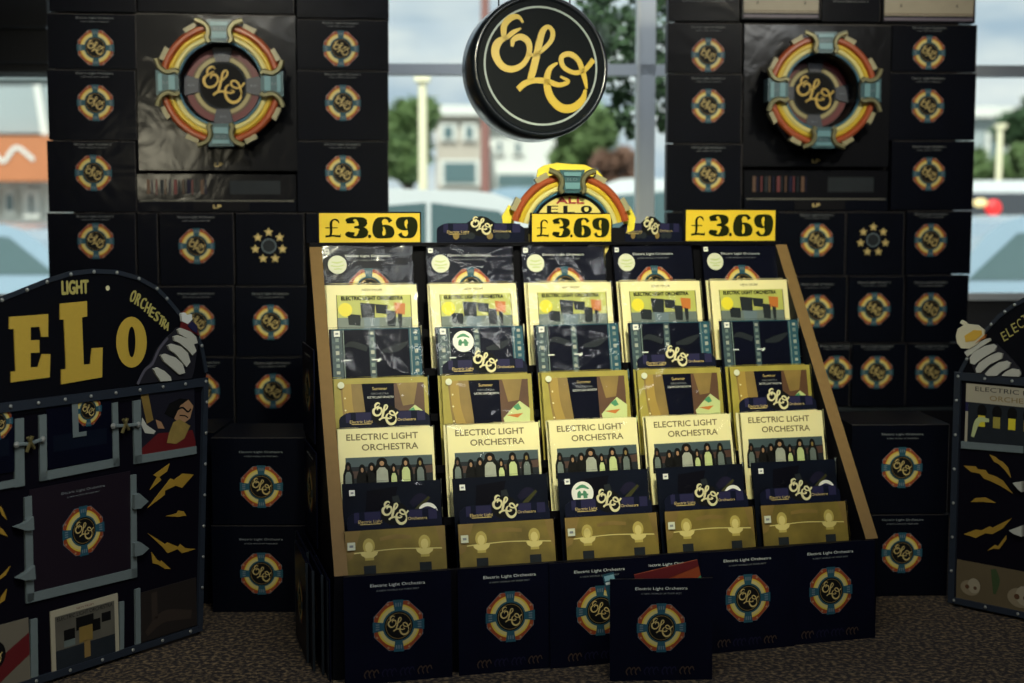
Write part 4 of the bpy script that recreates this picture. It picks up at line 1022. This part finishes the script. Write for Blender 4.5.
q.prism([DL(*p,-.014) for p in z1([(850,290),(870,268),(892,290),(893,325),(868,310)])], -.021, -.018, purple)
q.prism([DL(*p,-.014) for p in z1([(820,235),(838,230),(852,245),(868,238),(870,262),(850,282),(825,270)])], -.020, -.010, white); q.build('hand', abk)
q = MB(); q.ribbon([(x,z,.010) for x,z in [DL(*p,-.006) for p in z1([(622,556),(655,492),(690,462),(718,400),(760,345)])]], -.011, M('violet grey print',(.09,.085,.11),.5), 4); q.build('arm_outline', abk)
# top rail, side rail, foot rail with rivets
q = MB(); a, b_ = DL(207,378), DL(0,414); sl = (b_[1]-a[1])/(b_[0]-a[0])
zr = ztop; q.box(-1.25, uT, -.012, 0, zr-.026, zr+.002, edge); riv(q, [(-.05-.094*i, zr-.010) for i in range(13)], -.014); riv(q, [(uT-.012, zr-.010)], -.014)
q.build('top_rail', dl)
q = MB(); q.prism([(-.016,.03),(.004,.03),(uT,zr-.026),(uT-.02,zr-.026)], -.012, .0, edge); riv(q, [(-.006+uT*(zr-.08-.105*i)/zr, zr-.08-.105*i) for i in range(7)], -.014, .0055); q.build('side_rail', dl)
q = MB(); q.box(-1.25, .004, -.010, 0, .012, .034, edge); riv(q, [(-.05-.12*i, .024) for i in range(10)], -.012); q.build('foot_rail', dl)

def poly_bar(q, plane, L, m, y0=-.008, y1=-.0005): q.prism([(u_, max(z_, .036)) for u_, z_ in (plane(*p) for p in L)], y0, y1, m)
def frameU(parent, plane, bars, label=None):
    q = MB()
    for b_ in bars: poly_bar(q, plane, b_, steel)
    return q.build('pocket_frame', parent)
def zz2(L): return [(x/4.555, 380+y/4.555) for x, y in L]
def zz5(L): return [(x/2.81, 440+y/2.81) for x, y in L]
frameU(dl, DL, [zz2([(62,178),(102,172),(106,480),(62,488)]), zz2([(-30,470),(62,452),(62,485),(-30,502)])])
frameU(dl, DL, [zz2([(172,162),(205,155),(208,450),(177,460)]), zz2([(505,105),(530,100),(537,388),(509,394)]), zz2([(177,420),(537,352),(537,390),(177,460)])])
frameU(dl, DL, [zz2([(600,96),(634,90),(640,375),(607,382)]), zz2([(607,345),(888,300),(888,335),(607,382)])])
frameU(dl, DL, [zz5([(65,162),(85,156),(92,450),(70,458)]), zz5([(363,98),(379,96),(381,382),(365,388)]), zz5([(72,432),(381,358),(381,384),(72,458)])])
frameU(dl, DL, [zz5([(82,505),(101,500),(104,683),(84,700)])])
frameU(dl, DL, [zz5([(376,420),(390,415),(392,592),(378,596)]), zz5([(378,585),(555,540),(555,548),(378,597)])])
frameU(dl, DL, [zz5([(332,455),(345,452),(345,612),(334,615)])])
# toggles between frames
def toggle(pts, px):
    q = MB(); P_ = [DL(*p, -.015) for p in zz2(pts)]
    q.tube([(x,-.015,z) for x,z in P_], .006, steel, 6); riv(q, [P_[0], P_[-1]], -.016, .010)
    c = DL(*zz2([px])[0], -.016); q.tube([(c[0]-.012,-.018,c[1]-.022),(c[0]+.006,-.022,c[1]+.024)], .0055, M('dull brass toggle',(.20,.17,.07),.4,metal=.5), 6); q.tube([(c[0]+.014,-.018,c[1]-.014),(c[0]-.010,-.022,c[1]+.022)], .0055, MATS['dull brass toggle'], 6)
    q.build('toggle_clip', dl)
toggle([(75,295),(135,290),(195,270)], (135,292)); toggle([(515,210),(570,208),(630,203)], (568,208))
def spike(L):
    q = MB(); q.prism([DL(*p) for p in zz5(L)], -.022, -.002, steel); q.build('clamp', dl)
spike([(380,148),(405,170),(384,190),(366,192),(366,152)]); spike([(382,284),(407,302),(388,320),(367,325),(367,288)])
spike([(82,212),(60,232),(32,243),(60,252),(84,250)]); spike([(86,350),(64,370),(38,386),(62,392),(88,388)])
def bolt(plane, parent, L, m=bolt_y):
    q = MB(); q.prism([plane(*p) for p in L], -.003, -.0005, m); q.build('lightning_bolt', parent)
for L_ in [[(475,66),(430,98),(440,104),(420,140),(452,112),(446,104),(468,88)], [(543,97),(512,94),(488,112),(478,108),(445,150),(414,190),(462,154),(462,142),(492,128),(510,134)],
           [(465,214),(495,206),(500,198),(515,200),(522,212),(500,216),(485,215)], [(414,262),(450,284),(462,292),(470,288),(500,300),(505,292),(520,304),(548,306),(510,318),(498,306),(470,318),(455,300)],
           [(424,314),(440,336),(450,342),(452,338),(478,362),(462,362),(444,350),(428,346)], [(-8,180),(4,190),(18,224),(4,212)], [(-14,236),(6,250),(20,270),(0,264)], [(28,354),(4,378),(-14,400),(14,380)], [(18,418),(2,440),(-6,462),(12,450)]]:
    bolt(DL, dl, zz5(L_))
# sleeves in the pockets
def pocket(plane, L, basem, art, label, name='pocket_sleeve', grp='sleeves in the left display'):
    P_ = [plane(*p) for p in L]; q = MB(); q.prism(P_, -.004, -.0008, basem)
    xs = [p[0] for p in P_]; zs = [p[1] for p in P_]
    art(q, min(xs), max(xs), min(zs), max(zs))
    c = ((min(xs)+max(xs))/2, min(zs))
    q.v = [(x-c[0], y, z-c[1]) for x, y, z in q.v]
    o = q.build(name, loc=plane.world(c[0], 0, c[1]), rot=(0,0,plane.a)); tag(o, label, 'record sleeve', grp)
def rectpx(plane, x0, y0, x1, y1):
    a, zt_ = plane(x0, y0); b_, zb_ = plane(x1, y1); return [(x0,y0)]*0 or (a, b_, zb_, zt_)
def pocket_r(plane, u0_, u1_, z0_, z1_, basem, art, label, grp, yb=0):
    q = MB(); w, h = u1_-u0_, z1_-z0_
    q.box(-w/2, w/2, -.0045+yb, -.0008+yb, 0, h, basem); art(q, -w/2, w/2, 0, h, -.0045+yb)
    o = q.build('record_sleeve', loc=plane.world((u0_+u1_)/2, 0, z0_), rot=(0,0,plane.a)); tag(o, label, 'record sleeve', grp); return o
GL = 'sleeves in the left display'
def a_dark(q, a, b_, z0, z1, y):
    emblem(q, (a+b_)/2+.03, z1-.034, .052, y); q.rect((a+b_)/2-.03,(a+b_)/2-.008, z1-.10, z1, y-.004, steel); q.rect((a+b_)/2-.03,(a+b_)/2+.02, z1-.112, z1-.098, y-.0045, steel)
    q.rect(a+.02, b_-.02, z0+.05, z0+.10, y-.0006, M('dim blue band print',(.006,.010,.022),.5,spec=.1,noise=.6))
def a_face(q, a, b_, z0, z1, y):
    w, h = b_-a, z1-z0; T = lambda L: [(a+x*w, z0+z*h) for x, z in L]; d = .0006
    q.flat(T([(.0,1),(.14,1),(.22,.55),(.10,.50)]), y-d, tanp)
    q.flat(T([(0,.12),(.30,.32),(.95,.28),(1,.08),(1,0),(0,0)]), y-d, dred)
    q.flat(T([(.0,.5),(.06,.36),(.22,.32),(.26,.36),(.10,.48),(.02,.62)]), y-2*d, bone); q.flat(T([(.26,.55),(.36,.5),(.42,.38),(.30,.40)]), y-2*d, skin)
    q.flat(T([(.42,.62),(.52,.78),(.72,.84),(.90,.80),(.95,.6),(.62,.5)]), y-2*d, ink)
    q.flat(T([(.60,.52),(.72,.72),(.88,.80),(.97,.68),(.90,.48),(.74,.40)]), y-3*d, skin)
    q.ribbon([(x,z,.006) for x,z in T([(.66,.66),(.76,.68),(.86,.60),(.92,.64)])], y-4*d, ink); q.ribbon([(x,z,.004) for x,z in T([(.70,.56),(.80,.54),(.86,.50)])], y-4*d, ink)
    q.flat(T([(.50,.30),(.58,.46),(.70,.50),(.90,.36),(.78,.16),(.62,.10),(.45,.14)]), y-3.5*d, M('straw hair print',(.36,.25,.06),.6,noise=.5,nscale=40))
def a_emb(q, a, b_, z0, z1, y):
    s = b_-a; c = (a+b_)/2; emblem(q, c-.0, z0+(z1-z0)*.52, .080, y); q.text(TITLE, c+.005, z1-.03, .16, .0075, y-.0005, dimtxt); q.text('A NEW WORLD OF THEIR BEST', c+.005, z1-.045, .12, .004, y-.0005, dimtxt)
def a_white(q, a, b_, z0, z1, y):
    w, h = b_-a, z1-z0; d = .0006; T = lambda x0, x1, y0, y1: (a+x0*w, a+x1*w, z0+y0*h, z0+y1*h)
    q.rect(*T(.06,.94,.06,.90), y-d, M('smoky photo print',(.14,.13,.10),.5,noise=.6,nscale=14)); q.rect(*T(.06,.94,.06,.38), y-1.5*d, dgray)
    for r_ in ((.18,.34,.50,.66),(.36,.62,.60,.80),(.60,.72,.52,.70),(.74,.88,.62,.76)): q.rect(*T(*r_), y-2*d, ink)
    q.rect(*T(.40,.60,.40,.64), y-2.5*d, tanp); q.rect(*T(.47,.56,.15,.42), y-2.5*d, M('amber streak print',(.25,.16,.05),.5)); q.rect(*T(.18,.34,.40,.50), y-2*d, grayp)
    q.text('ELECTRIC LIGHT ORCHESTRA', (a+b_)/2, z1-.030, w*.82, .012, y-2*d, ink); q.text('NEW FROM', (a+b_)/2, z1-.012, w*.25, .006, y-2*d, dred)
def a_brown(q, a, b_, z0, z1, y):
    w, h = b_-a, z1-z0; q.ribbon([(a+w*.1,z0+h*.3,.02),(a+w*.4,z0+h*.5,.04),(a+w*.9,z0+h*.4,.03)], y-.0006, M('deep umber print',(.03,.02,.014),.6)); q.rect(a+w*.2,a+w*.3,z0+h*.5,z1-.01,y-.0006,MATS['deep umber print'])
def a_beige(q, a, b_, z0, z1, y):
    w, h = b_-a, z1-z0; q.flat([(a,z0),(b_,z0+h*.5),(b_,z0+h*.8),(a,z0+h*.35)], y-.0006, dred); q.disc(a+w*.35, z0+h*.62, .045, y-.001, ink); script(q, a+w*.35, z0+h*.62, .035, y-.0016, gold)
def uz(x0, y0, x1, y1, P=DL):
    a = P(x0, (y0+y1)/2); b_ = P(x1, (y0+y1)/2); c = P((x0+x1)/2, y0); e = P((x0+x1)/2, y1); return a[0], b_[0], e[1], c[1]
purpk = MATS['display purple black']
pocket_r(DL, *uz(46,400,111,464), navy, a_dark, 'dark sleeve with blue band in the left display\'s upper middle pocket', GL)
pocket_r(DL, *uz(140,390,194,451), M('dim navy print',(.008,.008,.016),.5), a_face, 'painted sleeve with reclining yellow-haired figure in the upper right pocket', GL)
pocket_r(DL, *uz(-40,412,14,476), navy, a_dark, 'dark sleeve at the left frame edge, upper pocket row', GL)
pocket_r(DL, *uz(30,480,131,586), M('dim plum print',(.009,.004,.010),.5), a_emb, 'navy emblem sleeve in the left display\'s large centre pocket', GL)
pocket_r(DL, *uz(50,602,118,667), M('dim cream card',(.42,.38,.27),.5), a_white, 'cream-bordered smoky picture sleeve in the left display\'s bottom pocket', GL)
pocket_r(DL, *uz(139,585,196,645), M('umber print',(.012,.008,.006),.6), a_brown, 'very dark brown sleeve at the left display\'s bottom right', GL)
pocket_r(DL, *uz(-30,625,29,700), M('dim beige print',(.16,.14,.10),.6), a_beige, 'beige and dark red sleeve at the left frame edge, bottom row', GL)

# right-hand display
DR = Plane(1.604, 4.802, math.radians(-45))
dr = empty('cardboard_display', DR.o, (0,0,DR.a)); tag(dr, 'dark display with arched header and riveted rails at the right frame edge', 'cardboard display', 'arched header displays')
zt2 = DR(952, 372)[1]
q = MB(); q.box(0, 1.1, 0, .28, .02, zt2, purpk); q.box(.01,1.09,.02,.26,0,.02,black); q.build('cabinet', dr)
q = MB(); q.box(-.004, 1.1, -.012, 0, zt2-.026, zt2+.002, edge); riv(q, [(.012+.10*i, zt2-.012) for i in range(11)], -.014); q.build('top_rail', dr)
q = MB(); q.box(-.004, .020, -.012, 0, .03, zt2-.026, edge); riv(q, [(.008, zt2-.10-.125*i) for i in range(6)], -.014); q.build('side_rail', dr)
q = MB(); q.box(-.004, 1.1, -.010, 0, .012, .034, edge); riv(q, [(.02+.12*i, .024) for i in range(9)], -.012); q.build('foot_rail', dr)
lp = [DR(*p) for p in [(961,372),(975,346),(985,332),(1000,316),(1012,307),(1024,300)]]
pk = (.62, lp[-1][1]+.085)
lp2 = lp+[(.40, pk[1]-.02), pk]; arch2 = lp2+[(2*pk[0]-x, z) for x, z in reversed(lp2[:-1])]
q = MB(); q.prism(arch2, -.004, .012, MATS['header black']); hd2 = q.build('header', dr)
q = MB()
for i in range(len(arch2)-1): strip(q, None, arch2[i], arch2[i+1], .014, -.008, -.004, edge)
riv(q, [(x, z-.002) for x, z in smooth(arch2, 2)[1:-1:2]], -.010, .0062); q.build('header_edging', hd2)
q = MB()
for i, ch in enumerate('ELECTRIC'):
    x, z = DR(1005+i*5.2, 336-i*4.2); q.text(ch, x, z, .018, .034, -.006, MATS['pale ochre small letters'], ang=.5)
q.build('lettering', hd2)
for ch, x, w, h in (('E', .50, .16, .2), ('L', .68, .16, .26), ('O', .86, .16, .2)):
    q = MB()
    for dx in (-.01, -.005, 0, .005, .01): q.text(ch, x+dx, zt2+.16, w*.85, h, -.006-abs(dx)*.02, elogold)
    q.build('letter', hd2)
zr4 = lambda L: [(920+x/4.269, 290+y/4.269) for x, y in L]
q = MB(); q.prism([DR(*p, -.006) for p in zr4([(190,262),(250,225),(330,230),(400,300),(435,345),(430,372),(240,362),(215,300)])], -.010, -.0045, MATS['arm backing']); ab2 = q.build('arm_cutout', dr)
for s_ in [[(215,290),(228,268),(280,238),(315,230),(330,240),(322,260),(270,290),(235,318),(218,312)], [(240,335),(255,310),(300,280),(335,266),(356,272),(352,292),(300,318),(262,352),(244,352)],
           [(280,358),(300,335),(340,308),(372,302),(390,312),(380,332),(350,348),(330,366),(290,366)], [(350,366),(368,348),(395,335),(425,340),(432,360),(425,370)], [(192,265),(240,232),(278,210),(300,205),(305,215),(260,245),(205,285)]]:
    q = MB(); q.prism([DR(*p, -.012) for p in zr4(s_)], -.018, -.010, bone); q.build('segment', ab2)
q = MB(); q.prism([DR(*p, -.014) for p in zr4([(157,195),(165,165),(190,150),(175,140),(182,128),(200,138),(205,145),(250,150),(278,172),(275,200),(250,230),(215,250),(180,248),(162,225)])], -.022, -.012, M('ivory cap print',(.62,.58,.40),.5))
q.prism([DR(*p, -.014) for p in zr4([(195,195),(235,170),(268,172),(270,190),(240,215),(200,222)])], -.024, -.022, M('amber cap print',(.66,.40,.05),.5)); q.prism([DR(*p, -.014) for p in zr4([(265,205),(285,188),(280,205),(240,228)])], -.024, -.012, orange); q.build('hand', ab2)
q = MB()
for L_ in [[(962,441),(1024,446),(1024,453),(962,448)]]: poly_bar(q, DR, L_, steel)
q.build('pocket_frame', dr)
zr5 = lambda L: [(930+x/3.596, 440+y/3.596) for x, y in L]
for L_ in [[(122,92),(165,95),(172,105),(200,108),(210,122),(235,130),(262,145),(298,192),(255,165),(225,150),(195,138),(180,120),(150,115)], [(215,52),(238,62),(248,72),(262,78),(282,100),(292,136),(270,108),(248,86),(232,78)],
           [(148,222),(165,208),(200,206),(238,226),(190,222)], [(122,338),(165,322),(185,325),(215,310),(225,315),(260,298),(296,280),(262,318),(225,338),(200,335),(165,352),(145,345)], [(206,398),(235,376),(245,382),(275,342),(276,356),(250,392),(230,390)]]:
    bolt(DR, dr, zr5(L_))
for L_ in [[(306,152),(338,148),(338,185),(325,175)], [(292,322),(338,305),(338,345),(310,335)]]:
    q = MB(); q.prism([DR(*p) for p in zr5(L_)], -.02, -.002, bone); q.build('clamp', dr)
GR = 'sleeves in the right display'
def a_grp(q, a, b_, z0, z1, y):
    w, h = b_-a, z1-z0; q.text('ELECTRIC LIGHT', (a+b_)/2, z1-.016, w*.8, .016, y-.0006, dgray); q.text('ORCHESTRA', (a+b_)/2+.02, z1-.045, w*.6, .018, y-.0006, tanp)
    q.rect(a+.01, b_-.01, z0, z1-.066, y-.0006, dgray); q.rect(a, a+.01, z1-.10, z1-.066, y-.0008, purple)
    for i, x in enumerate((.18,.34,.50,.66,.82)):
        xx = a+w*x; q.flat(circ(xx, z1-.095, .018, 12, .026), y-.0012, ink); q.rect(xx-.013, xx+.013, z1-.15, z1-.11, y-.0018, yspot if i % 2 == 0 else olive)
    q.ribbon([(a+.03,z0+.02,.012),(a+.05,z0+.08,.02),(a+.09,z0+.085,.012)], y-.002, lime)
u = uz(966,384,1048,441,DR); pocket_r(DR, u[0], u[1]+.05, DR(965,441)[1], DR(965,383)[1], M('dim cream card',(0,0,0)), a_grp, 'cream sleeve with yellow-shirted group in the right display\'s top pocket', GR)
def a_skull(q, a, b_, z0, z1, y):
    w, h = b_-a, z1-z0
    for cx_, s_ in ((.16,.8),(.72,1.0)):
        x = a+w*cx_; q.flat(circ(x, z0+h*.35, .045*s_, 18, .035*s_), y-.0008, M('pale bone print',(.24,.19,.11),.6)); q.flat(circ(x+.015, z0+h*.42, .030*s_, 14, .035*s_), y-.0012, M('sand print',(.33,.28,.18),.6)); q.disc(x-.01, z0+h*.37, .010*s_, y-.0018, brn); q.disc(x+.02, z0+h*.37, .008*s_, y-.0018, brn)
    q.ribbon([(a+w*.42,z1-.01,.02),(a+w*.45,z1-.05,.03),(a+w*.44,z1-.1,.01)], y-.001, M('dim green print',(.04,.07,.02),.6))
pocket_r(DR, DR(957,580)[0], DR(957,580)[0]+.33, DR(957,600)[1]+.005, DR(957,559)[1], M('dim tan print',(.13,.095,.045),.6,noise=.3), a_skull, 'tan sleeve with pale rounded shapes at the right display\'s bottom', GR)
